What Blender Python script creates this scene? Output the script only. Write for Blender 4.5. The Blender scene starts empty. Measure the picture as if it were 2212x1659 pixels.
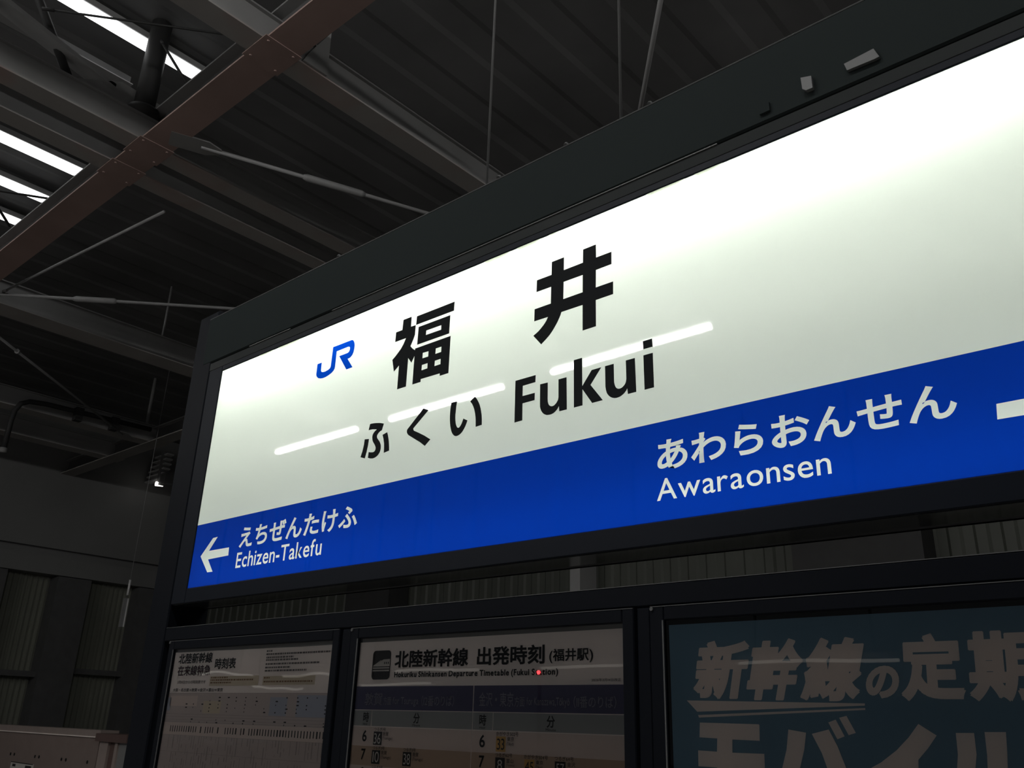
import bpy, math, random
from mathutils import Matrix, Vector
from mathutils.geometry import delaunay_2d_cdt

random.seed(7)
scene = bpy.context.scene
COL = scene.collection

# ------------------------------------------------------------------ camera, world, exposure
EYE = Vector((0.0, 0.0, 1.55))
YAW, PITCH, ROLL = 0.72941467, 0.37304825, 0.03186208
FOCAL_PX = 1891.36
fwd = Vector((-math.sin(YAW) * math.cos(PITCH), math.cos(YAW) * math.cos(PITCH), math.sin(PITCH)))
rgt = Vector((math.cos(YAW), math.sin(YAW), 0.0))
upv = rgt.cross(fwd)
r2 = math.cos(ROLL) * rgt + math.sin(ROLL) * upv
u2 = -math.sin(ROLL) * rgt + math.cos(ROLL) * upv
cam_data = bpy.data.cameras.new('camera')
cam_data.sensor_width = 36.0
cam_data.sensor_fit = 'HORIZONTAL'
cam_data.lens = FOCAL_PX / 2212.0 * 36.0
cam_data.clip_start = 0.02
cam_data.clip_end = 300
cam = bpy.data.objects.new('camera', cam_data)
cam.matrix_world = Matrix(((r2.x, u2.x, -fwd.x, EYE.x), (r2.y, u2.y, -fwd.y, EYE.y),
                           (r2.z, u2.z, -fwd.z, EYE.z), (0, 0, 0, 1)))
COL.objects.link(cam)
scene.camera = cam

world = bpy.data.worlds.new('night_haze')
world.use_nodes = True
world.node_tree.nodes['Background'].inputs[0].default_value = (0.9, 0.95, 1.0, 1)
world.node_tree.nodes['Background'].inputs[1].default_value = 0.05
scene.world = world

scene.view_settings.view_transform = 'Standard'
scene.view_settings.look = 'None'
scene.view_settings.gamma = 1
scene.view_settings.use_curve_mapping = False
scene.view_settings.exposure = 0.0
try:
    scene.cycles.use_denoising = True
    scene.cycles.max_bounces = 10
    scene.cycles.diffuse_bounces = 6
    scene.cycles.transmission_bounces = 6
except Exception:
    pass

LAMP = 74.0          # ceiling fluorescent lamps, and the added fill lamps
STRIP = 2.6
FAR_LAMP = 0.9       # lamps of the opposite platform

# ------------------------------------------------------------------ materials
def mat(name):
    m = bpy.data.materials.new(name)
    m.use_nodes = True
    m.node_tree.nodes.clear()
    out = m.node_tree.nodes.new('ShaderNodeOutputMaterial')
    return m, m.node_tree.nodes, m.node_tree.links, out

def paint(name, col, rough=0.5, spec=0.4, metal=0.0, grime=0.15, scale=6.0):
    m, N, L, out = mat(name)
    b = N.new('ShaderNodeBsdfPrincipled')
    b.inputs['Roughness'].default_value = rough
    b.inputs['Specular IOR Level'].default_value = spec
    b.inputs['Metallic'].default_value = metal
    if grime:
        tc = N.new('ShaderNodeTexCoord')
        nz = N.new('ShaderNodeTexNoise'); nz.inputs['Scale'].default_value = scale
        nz.inputs['Detail'].default_value = 6
        rp = N.new('ShaderNodeMapRange')
        rp.inputs[1].default_value = 0.3; rp.inputs[2].default_value = 0.7
        rp.inputs[3].default_value = 1 - grime; rp.inputs[4].default_value = 1 + grime
        mx = N.new('ShaderNodeVectorMath'); mx.operation = 'SCALE'
        mx.inputs[0].default_value = col
        L.new(tc.outputs['Object'], nz.inputs['Vector'])
        L.new(nz.outputs['Fac'], rp.inputs[0])
        L.new(rp.outputs[0], mx.inputs['Scale'])
        L.new(mx.outputs[0], b.inputs['Base Color'])
    else:
        b.inputs['Base Color'].default_value = (*col, 1)
    L.new(b.outputs[0], out.inputs[0])
    return m

def glow(name, col, strength):
    m, N, L, out = mat(name)
    e = N.new('ShaderNodeEmission')
    e.inputs[0].default_value = (*col, 1); e.inputs[1].default_value = strength
    L.new(e.outputs[0], out.inputs[0])
    return m

def acrylic(name, col, diffuse=0.25, gloss=True, rough=0.02):
    """translucent sign sheet lit from behind, with a clear glossy front"""
    m, N, L, out = mat(name)
    t = N.new('ShaderNodeBsdfTranslucent'); t.inputs[0].default_value = (*col, 1)
    d = N.new('ShaderNodeBsdfDiffuse'); d.inputs[0].default_value = (*col, 1)
    mx = N.new('ShaderNodeMixShader'); mx.inputs[0].default_value = diffuse
    L.new(t.outputs[0], mx.inputs[1]); L.new(d.outputs[0], mx.inputs[2])
    if gloss:
        g = N.new('ShaderNodeBsdfGlossy'); g.inputs['Roughness'].default_value = rough
        g.inputs[0].default_value = (1, 1, 1, 1)
        fr = N.new('ShaderNodeFresnel'); fr.inputs[0].default_value = 1.49
        m2 = N.new('ShaderNodeMixShader')
        L.new(fr.outputs[0], m2.inputs[0])
        L.new(mx.outputs[0], m2.inputs[1]); L.new(g.outputs[0], m2.inputs[2])
        L.new(m2.outputs[0], out.inputs[0])
    else:
        L.new(mx.outputs[0], out.inputs[0])
    return m

def clear_sheet(name, rough, wave, scale, tint=(1, 1, 1)):
    m, N, L, out = mat(name)
    t = N.new('ShaderNodeBsdfTransparent'); t.inputs[0].default_value = (*tint, 1)
    g = N.new('ShaderNodeBsdfGlossy'); g.inputs['Roughness'].default_value = rough
    g.inputs[0].default_value = (1, 1, 1, 1)
    fr = N.new('ShaderNodeFresnel'); fr.inputs[0].default_value = 1.49
    mx = N.new('ShaderNodeMixShader')
    if wave:
        tc = N.new('ShaderNodeTexCoord')
        mp = N.new('ShaderNodeMapping'); mp.inputs['Scale'].default_value = (1.0, 1.0, 0.6)
        nz = N.new('ShaderNodeTexNoise'); nz.inputs['Scale'].default_value = scale
        nz.inputs['Detail'].default_value = 1.0
        bp = N.new('ShaderNodeBump'); bp.inputs['Strength'].default_value = 1.0
        bp.inputs['Distance'].default_value = wave
        L.new(tc.outputs['Object'], mp.inputs[0]); L.new(mp.outputs[0], nz.inputs['Vector'])
        L.new(nz.outputs['Fac'], bp.inputs['Height'])
        L.new(bp.outputs[0], g.inputs['Normal']); L.new(bp.outputs[0], fr.inputs['Normal'])
    L.new(fr.outputs[0], mx.inputs[0])
    L.new(t.outputs[0], mx.inputs[1]); L.new(g.outputs[0], mx.inputs[2])
    L.new(mx.outputs[0], out.inputs[0])
    return m

M = dict(
    steel=paint('grey_painted_steel', (0.28, 0.278, 0.275), 0.55, 0.3, grime=0.12, scale=1.5),
    flange=paint('warm_bounce_steel', (0.35, 0.25, 0.225), 0.65, 0.2, grime=0.14, scale=1.2),  # warm bounce light from the floor, painted in as brown
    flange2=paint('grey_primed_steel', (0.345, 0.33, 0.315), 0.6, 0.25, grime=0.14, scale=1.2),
    deck=paint('dark_deck_steel', (0.12, 0.12, 0.12), 0.6, 0.3, grime=0.2, scale=0.8),
    dark=paint('dark_pipe', (0.035, 0.035, 0.035), 0.6, 0.3, grime=0.1),
    rod=paint('galvanised_rod', (0.25, 0.25, 0.25), 0.45, 0.5, grime=0.1),
    housing=paint('lamp_housing', (0.30, 0.30, 0.30), 0.5, 0.3, grime=0.05),
    lens=glow('lamp_lens', (1.0, 0.985, 0.96), LAMP),
    strip=glow('strip_lens', (1.0, 1.0, 1.0), STRIP),
    farlens=glow('far_lamp_lens', (1.0, 0.95, 0.86), FAR_LAMP),
    spot=glow('spot_lens', (1.0, 0.97, 0.9), 2.5),
    slat=paint('pale_slat', (0.75, 0.75, 0.75), 0.5, 0.3, grime=0.0),
    floor=paint('platform_floor', (0.33, 0.315, 0.30), 0.7, 0.3, grime=0.12, scale=1.0),
    hood=paint('hood_paint', (0.034, 0.041, 0.041), 0.65, 0.0, grime=0.05, scale=1.0),
    trim=paint('polished_trim', (0.05, 0.055, 0.055), 0.06, 0.45, grime=0.0),
    frame=paint('black_anodised_frame', (0.010, 0.013, 0.020), 0.4, 0.14, grime=0.06, scale=3.0),
    case=paint('dark_case_frame', (0.0085, 0.010, 0.014), 0.42, 0.08, grime=0.08, scale=3.0),
    edge=paint('bright_edge_and_glint', (0.14, 0.145, 0.145), 0.35, 0.6, grime=0.0),  # bright edges and fittings, also the glint painted along the trim
    liner=paint('white_box_liner', (0.88, 0.9, 0.87), 0.8, 0.1, grime=0.0),
    bar=glow('sign_light_bar', (0.93, 1.0, 0.90), 1.0),
    face=acrylic('white_sign_acrylic', (0.90, 0.92, 0.89), 0.25),
    white=acrylic('white_letter_acrylic', (0.90, 0.92, 0.89), 0.25),
    blue=acrylic('blue_sign_acrylic', (0.0002, 0.037, 0.415), 0.2),
    logo=acrylic('blue_logo_film', (0.002, 0.06, 0.55), 0.2, gloss=False),
    ink=paint('black_letter_film', (0.012, 0.014, 0.016), 0.75, 0.15, grime=0.0),
    paper=paint('poster_paper', (0.86, 0.79, 0.75), 0.8, 0.1, grime=0.02),
    backing=paint('grey_backing_sheet', (0.30, 0.30, 0.29), 0.8, 0.1, grime=0.05),
    black=paint('black_print', (0.04, 0.038, 0.038), 0.8, 0.1, grime=0.0),
    maroon=paint('maroon_print', (0.13, 0.04, 0.07), 0.8, 0.1, grime=0.0),
    brownink=paint('brown_print', (0.22, 0.13, 0.07), 0.8, 0.1, grime=0.0),
    faint=paint('faint_print', (0.36, 0.32, 0.30), 0.8, 0.1, grime=0.0),
    greyink=paint('soft_grey_print', (0.16, 0.145, 0.14), 0.8, 0.1, grime=0.0),
    navy=paint('navy_print', (0.085, 0.082, 0.155), 0.8, 0.1, grime=0.0),
    lilac=paint('pale_lilac_print', (0.36, 0.35, 0.42), 0.8, 0.1, grime=0.0),
    headgrey=paint('grey_header_print', (0.33, 0.34, 0.335), 0.8, 0.1, grime=0.0),
    rowlight=paint('cream_row_print', (0.68, 0.58, 0.53), 0.8, 0.1, grime=0.0),
    rowdark=paint('tan_row_print', (0.50, 0.38, 0.29), 0.8, 0.1, grime=0.0),
    cream=paint('cream_print', (0.60, 0.57, 0.53), 0.8, 0.1, grime=0.0),
    orange=paint('orange_print', (0.62, 0.38, 0.13), 0.8, 0.1, grime=0.0),
    tablegrey=paint('pinkish_table_print', (0.55, 0.48, 0.455), 0.8, 0.1, grime=0.03),
    tintblue=paint('blue_tint_print', (0.43, 0.45, 0.52), 0.8, 0.1, grime=0.0),
    tinttan=paint('tan_tint_print', (0.62, 0.54, 0.42), 0.8, 0.1, grime=0.0),
    poster=paint('deep_blue_poster_paper', (0.17, 0.30, 0.40), 0.8, 0.1, grime=0.05),
    tan=paint('warm_white_print', (0.92, 0.82, 0.76), 0.8, 0.1, grime=0.0),
    glass=clear_sheet('clear_case_pane', 0.03, 0.0, 1.0),
    film=clear_sheet('wavy_clear_pane', 0.015, 0.0022, 4.5),
    film2=clear_sheet('slightly_wavy_clear_pane', 0.012, 0.0012, 3.0),
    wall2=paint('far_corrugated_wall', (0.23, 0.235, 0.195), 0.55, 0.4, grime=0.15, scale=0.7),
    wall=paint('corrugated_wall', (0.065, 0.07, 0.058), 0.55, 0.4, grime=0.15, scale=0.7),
    soffit=paint('smooth_wall_panel', (0.215, 0.215, 0.213), 0.5, 0.4, grime=0.1, scale=0.5),
    column=paint('dark_column', (0.11, 0.11, 0.11), 0.5, 0.4, grime=0.1),
    fence=paint('beige_fence_panel', (0.25, 0.195, 0.175), 0.55, 0.3, grime=0.05),
    coping=paint('pale_fence_coping', (0.33, 0.27, 0.245), 0.5, 0.3, grime=0.05),
    cap=paint('dark_brown_cap', (0.13, 0.085, 0.075), 0.5, 0.3, grime=0.05),
    slot=paint('slot_black', (0.02, 0.02, 0.02), 0.8, 0.1, grime=0.0),
    tape=acrylic('greyish_tape', (0.60, 0.62, 0.55), 0.25, gloss=False),
    red=glow('red_indicator', (1.0, 0.05, 0.06), 45.0),
)

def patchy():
    """steel flange with brown patches that paint in warm light bounced off the floor"""
    m = paint('patchy_warm_bounce_steel', (0.345, 0.33, 0.315), 0.65, 0.2, grime=0.1, scale=1.2)
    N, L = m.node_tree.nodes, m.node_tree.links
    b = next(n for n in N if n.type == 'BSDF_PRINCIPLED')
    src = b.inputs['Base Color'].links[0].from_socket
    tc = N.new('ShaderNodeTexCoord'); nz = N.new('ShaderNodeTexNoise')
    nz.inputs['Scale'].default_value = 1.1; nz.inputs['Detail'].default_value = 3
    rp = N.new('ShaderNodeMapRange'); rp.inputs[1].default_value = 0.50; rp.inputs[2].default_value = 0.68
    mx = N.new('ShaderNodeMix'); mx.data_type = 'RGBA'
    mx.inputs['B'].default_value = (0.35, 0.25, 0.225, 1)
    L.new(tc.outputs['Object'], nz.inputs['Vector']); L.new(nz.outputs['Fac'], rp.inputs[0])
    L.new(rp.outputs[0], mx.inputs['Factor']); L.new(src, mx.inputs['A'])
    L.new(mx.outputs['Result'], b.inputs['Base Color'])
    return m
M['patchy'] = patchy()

# ------------------------------------------------------------------ object helpers
def tag(o, label, cat, group=None, kind=None):
    if label: o['label'] = label
    if cat: o['category'] = cat
    if group: o['group'] = group
    if kind: o['kind'] = kind
    return o

def empty(name, loc, label, cat, group=None):
    o = bpy.data.objects.new(name, None)
    o.empty_display_size = 0.1
    COL.objects.link(o)
    o.location = loc
    return tag(o, label, cat, group)

def origin_of(p):
    v = Vector((0, 0, 0))
    while p:
        v += p.location; p = p.parent
    return v

def link_mesh(name, verts, faces, material, parent=None, loc=None, smooth=False, label=None):
    me = bpy.data.meshes.new(name)
    org = origin_of(parent) + (Vector(loc) if loc else Vector((0, 0, 0)))
    me.from_pydata([tuple(Vector(v) - org) for v in verts], [], faces)
    me.materials.append(material)
    if smooth:
        for p in me.polygons: p.use_smooth = True
    me.update()
    o = bpy.data.objects.new(name, me)
    COL.objects.link(o)
    if loc: o.location = loc
    if parent: o.parent = parent
    if label: o['label'] = label
    return o

class MB:
    """mesh collector in world coordinates"""
    def __init__(s): s.v = []; s.f = []
    def add(s, vs, fs):
        k = len(s.v); s.v += [tuple(v) for v in vs]; s.f += [tuple(i + k for i in f) for f in fs]; return s
    def box(s, x0, x1, y0, y1, z0, z1):
        return s.add([(x0, y0, z0), (x1, y0, z0), (x1, y1, z0), (x0, y1, z0), (x0, y0, z1), (x1, y0, z1), (x1, y1, z1), (x0, y1, z1)],
                     [(0, 3, 2, 1), (4, 5, 6, 7), (0, 1, 5, 4), (1, 2, 6, 5), (2, 3, 7, 6), (3, 0, 4, 7)])
    def cbox(s, x0, x1, y0, y1, z0, z1, c=0.003):
        """box with chamfered edges along its front face (towards -y)"""
        b = [(x0, y1, z0), (x1, y1, z0), (x1, y1, z1), (x0, y1, z1)]
        m = [(x0, y0 + c, z0), (x1, y0 + c, z0), (x1, y0 + c, z1), (x0, y0 + c, z1)]
        f = [(x0 + c, y0, z0 + c), (x1 - c, y0, z0 + c), (x1 - c, y0, z1 - c), (x0 + c, y0, z1 - c)]
        fs = [(3, 2, 1, 0), (8, 9, 10, 11)]
        for i in range(4):
            j = (i + 1) % 4
            fs += [(i, j, j + 4, i + 4), (i + 4, j + 4, j + 8, i + 8)]
        return s.add(b + m + f, fs)
    def rect(s, x0, x1, z0, z1, y):
        return s.add([(x0, y, z0), (x1, y, z0), (x1, y, z1), (x0, y, z1)], [(0, 1, 2, 3)])
    def tube(s, pts, r, n=10, cap=True):
        pts = [Vector(p) for p in pts]; rings = []
        k0 = len(s.v)
        for i, p in enumerate(pts):
            d = (pts[min(i + 1, len(pts) - 1)] - pts[max(i - 1, 0)]).normalized()
            a = d.cross(Vector((0, 0, 1)))
            if a.length < 1e-4: a = d.cross(Vector((1, 0, 0)))
            a.normalize(); b = d.cross(a)
            rr = r[i] if isinstance(r, (list, tuple)) else r
            s.v += [tuple(p + rr * (math.cos(2 * math.pi * j / n) * a + math.sin(2 * math.pi * j / n) * b)) for j in range(n)]
        for i in range(len(pts) - 1):
            for j in range(n):
                q = (j + 1) % n
                s.f.append((k0 + i * n + j, k0 + i * n + q, k0 + (i + 1) * n + q, k0 + (i + 1) * n + j))
        if cap:
            s.f.append(tuple(k0 + j for j in range(n))[::-1])
            s.f.append(tuple(k0 + (len(pts) - 1) * n + j for j in range(n)))
        return s
    def prism(s, poly, axis, a, b):
        """extrude a 2D polygon along an axis ('x','y','z') from a to b"""
        def pt(u, w, t):
            return (t, u, w) if axis == 'x' else ((u, t, w) if axis == 'y' else (u, w, t))
        n = len(poly)
        vs = [pt(u, w, a) for u, w in poly] + [pt(u, w, b) for u, w in poly]
        fs = [tuple(range(n))[::-1], tuple(range(n, 2 * n))] + [(i, (i + 1) % n, (i + 1) % n + n, i + n) for i in range(n)]
        return s.add(vs, fs)
    def build(s, name, material, parent=None, loc=None, smooth=False, label=None):
        return link_mesh(name, s.v, s.f, material, parent, loc, smooth, label)

def structure(o):
    o['kind'] = 'structure'
    return o

# ------------------------------------------------------------------ flat lettering
def fill_loops(loops):
    """filled 2D region (even-odd) of closed loops -> (verts2d, faces)"""
    cu = bpy.data.curves.new('tmp_fill', 'CURVE')
    cu.dimensions = '2D'; cu.fill_mode = 'BOTH'
    for lp in loops:
        sp = cu.splines.new('POLY'); sp.points.add(len(lp) - 1)
        for p, (x, z) in zip(sp.points, lp): p.co = (x * 100, z * 100, 0, 1)
        sp.use_cyclic_u = True
    ob = bpy.data.objects.new('tmp_fill', cu)
    me = bpy.data.meshes.new_from_object(ob)
    vs = [(v.co.x / 100, v.co.y / 100) for v in me.vertices]
    fs = [tuple(p.vertices) for p in me.polygons]
    bpy.data.objects.remove(ob); bpy.data.curves.remove(cu); bpy.data.meshes.remove(me)
    return vs, fs

def flat(name, loops, y, material, parent, label=None):
    vs, fs = fill_loops(loops)
    return link_mesh(name, [(x, y, z) for x, z in vs], fs, material, parent, None, False, label)

GLYPH = {}
def glyph(ch, off, clean=False):
    key = (ch, off, clean)
    if key not in GLYPH:
        c2 = {'ō': 'o', '-': '-'}.get(ch, ch)
        cu = bpy.data.curves.new('tmp_glyph', 'FONT')
        cu.body = c2; cu.size = 1.0; cu.resolution_u = 4
        ob = bpy.data.objects.new('tmp_glyph', cu)
        me = bpy.data.meshes.new_from_object(ob)
        vs = [(v.co.x, v.co.y) for v in me.vertices]; fs = [tuple(p.vertices) for p in me.polygons]
        bpy.data.objects.remove(ob); bpy.data.curves.remove(cu); bpy.data.meshes.remove(me)
        if ch == 'ō' and vs:
            a = min(x for x, _ in vs); b = max(x for x, _ in vs); t = max(y for _, y in vs)
            k = len(vs); vs = vs + [(a + .06, t + .07), (b - .06, t + .07), (b - .06, t + .13), (a + .06, t + .13)]
            fs = fs + [(k, k + 1, k + 2, k + 3)]
        if off > 0:
            # heavier weight: the outline is stroked with joints, on the same plane
            vs = list(vs); fs = list(fs)
            LP = glyph_loops(c2)
            ccw = sum(l[i - 1][0] * l[i][1] - l[i][0] * l[i - 1][1] for l in LP for i in range(len(l))) > 0
            for lp in LP:
                m = len(lp)
                for i in range(m):
                    (ax, ay), (bx, by) = lp[i], lp[(i + 1) % m]
                    dx, dy = bx - ax, by - ay; ln = math.hypot(dx, dy)
                    if ln < 1e-6: continue
                    nx, ny = -dy / ln * off, dx / ln * off; ex, ey = dx / ln * off * .8, dy / ln * off * .8
                    k = len(vs); s = 1 if ccw else -1; w = 2.1      # wider on the inked side
                    vs += [(ax - ex - s * nx, ay - ey - s * ny), (ax + s * nx * w, ay + s * ny * w), (bx + s * nx * w, by + s * ny * w), (bx + ex - s * nx, by + ey - s * ny)]
                    fs.append((k, k + 1, k + 2, k + 3))
            if clean:               # union of fill and strokes: one sheet without overlaps
                src = [([vs[i] for i in f]) for f in fs]
                bb = [(min(p[0] for p in q), max(p[0] for p in q), min(p[1] for p in q), max(p[1] for p in q)) for q in src]
                res = delaunay_2d_cdt([Vector(v) for v in vs], [], [list(f) for f in fs], 0, 1e-4)
                def covered(x, y):
                    for q, (u0, u1, w0, w1) in zip(src, bb):
                        if u0 <= x <= u1 and w0 <= y <= w1:
                            c = False
                            for i in range(len(q)):
                                (x1, y1), (x2, y2) = q[i], q[i - 1]
                                if (y1 > y) != (y2 > y) and x < (x2 - x1) * (y - y1) / (y2 - y1) + x1: c = not c
                            if c: return True
                    return False
                vs = [(v.x, v.y) for v in res[0]]
                fs = [tuple(f) for f in res[2] if covered(sum(vs[i][0] for i in f) / len(f), sum(vs[i][1] for i in f) / len(f))]
        GLYPH[key] = (vs, fs)
    return GLYPH[key]

def line_mesh(txt, x0, x1, z0, z1, off=0.0, gap=0.095, space=0.26, slant=0.0):
    """lay a line of lettering out and fit its ink to the rectangle"""
    V, F = [], []; pen = 0.0; prev_latin = False
    for ch in txt:
        if ch == ' ': pen += space; continue
        if ch == '　': pen += 1.0; continue
        vs, fs = glyph(ch, off)
        if not vs: pen += .5; continue
        lo = min(x for x, _ in vs); hi = max(x for x, _ in vs)
        latin = ch == 'ō' or '!' <= ch <= '~'
        k = len(V)
        if latin:
            g = gap + (-.05 if ch in 'wAvyTrfktz(' else 0)
            V += [(x - lo + pen + g / 2, y) for x, y in vs]; pen += hi - lo + g
        else:
            V += [(x + pen, y) for x, y in vs]; pen += 1.0
        F += [tuple(i + k for i in f) for f in fs]
    a = min(x for x, _ in V); b = max(x for x, _ in V); c = min(y for _, y in V); d = max(y for _, y in V)
    out = []
    for x, y in V:
        t = (y - c) / (d - c)
        out.append((x0 + (x - a) / (b - a) * (x1 - x0) + slant * (t - .5) * (z1 - z0), z0 + t * (z1 - z0)))
    return out, F

def letter_obj(name, parts, y, material, parent, label=None):
    V, F = [], []
    for vs, fs in parts:
        k = len(V); V += [(x, y, z) for x, z in vs]; F += [tuple(i + k for i in f) for f in fs]
    return link_mesh(name, V, F, material, parent, None, False, label)

def glyph_loops(ch):
    """closed outline loops of one glyph"""
    cu = bpy.data.curves.new('tmp_glyph', 'FONT')
    cu.body = ch; cu.size = 1.0; cu.resolution_u = 6; cu.fill_mode = 'NONE'
    ob = bpy.data.objects.new('tmp_glyph', cu)
    me = bpy.data.meshes.new_from_object(ob)
    nb = {}
    for e in me.edges:
        a, b = e.vertices
        nb.setdefault(a, []).append(b); nb.setdefault(b, []).append(a)
    seen = set(); loops = []
    for s in nb:
        if s in seen: continue
        lp = [s]; seen.add(s); cur = s
        while True:
            n = [k for k in nb[cur] if k not in seen]
            if not n: break
            cur = n[0]; seen.add(cur); lp.append(cur)
        if len(lp) > 2: loops.append([(me.vertices[i].co.x, me.vertices[i].co.y) for i in lp])
    bpy.data.objects.remove(ob); bpy.data.curves.remove(cu); bpy.data.meshes.remove(me)
    return loops

def grow(loops, off):
    """offset closed outlines (outer loops outwards, counters inwards)"""
    def area(l): return sum(l[i][0] * l[(i + 1) % len(l)][1] - l[(i + 1) % len(l)][0] * l[i][1] for i in range(len(l))) / 2
    def inside(p, l):
        c = False
        for i in range(len(l)):
            (x1, y1), (x2, y2) = l[i], l[i - 1]
            if (y1 > p[1]) != (y2 > p[1]) and p[0] < (x2 - x1) * (p[1] - y1) / (y2 - y1) + x1: c = not c
        return c
    out = []
    for l in loops:
        depth = sum(1 for o in loops if o is not l and inside(l[0], o))
        q = []
        for p in l:
            if not q or math.hypot(p[0] - q[-1][0], p[1] - q[-1][1]) > 1e-4: q.append(p)
        if area(q) < 0: q.reverse()
        sgn = off if depth % 2 == 0 else -off
        m = len(q); r = []
        for i in range(m):
            a, b, c = q[i - 1], q[i], q[(i + 1) % m]
            d1 = (b[0] - a[0], b[1] - a[1]); d2 = (c[0] - b[0], c[1] - b[1])
            l1 = math.hypot(*d1) or 1; l2 = math.hypot(*d2) or 1
            n1 = (d1[1] / l1, -d1[0] / l1); n2 = (d2[1] / l2, -d2[0] / l2)
            k = 1 + n1[0] * n2[0] + n1[1] * n2[1]
            k = max(k, .45)
            r.append((b[0] + sgn * (n1[0] + n2[0]) / k, b[1] + sgn * (n1[1] + n2[1]) / k))
        out.append(r)
    return out

def line_loops(txt, x0, x1, z0, z1, off, gap=0.095):
    """like line_mesh, but returning the outlines of each glyph"""
    G = []; pen = 0.0
    for ch in txt:
        lps = grow(glyph_loops(ch), off)
        lo = min(x for l in lps for x, _ in l); hi = max(x for l in lps for x, _ in l)
        if '!' <= ch <= '~':
            g = gap + (-.05 if ch in 'wAvyTrfktz(' else 0)
            G.append([[(x - lo + pen + g / 2, y) for x, y in l] for l in lps]); pen += hi - lo + g
        else:
            G.append([[(x + pen, y) for x, y in l] for l in lps]); pen += 1.0
    P = [p for g in G for l in g for p in l]
    a = min(x for x, _ in P); b = max(x for x, _ in P); c = min(y for _, y in P); d = max(y for _, y in P)
    return [[[(x0 + (x - a) / (b - a) * (x1 - x0), z0 + (y - c) / (d - c) * (z1 - z0)) for x, y in l] for l in g] for g in G]

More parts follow.
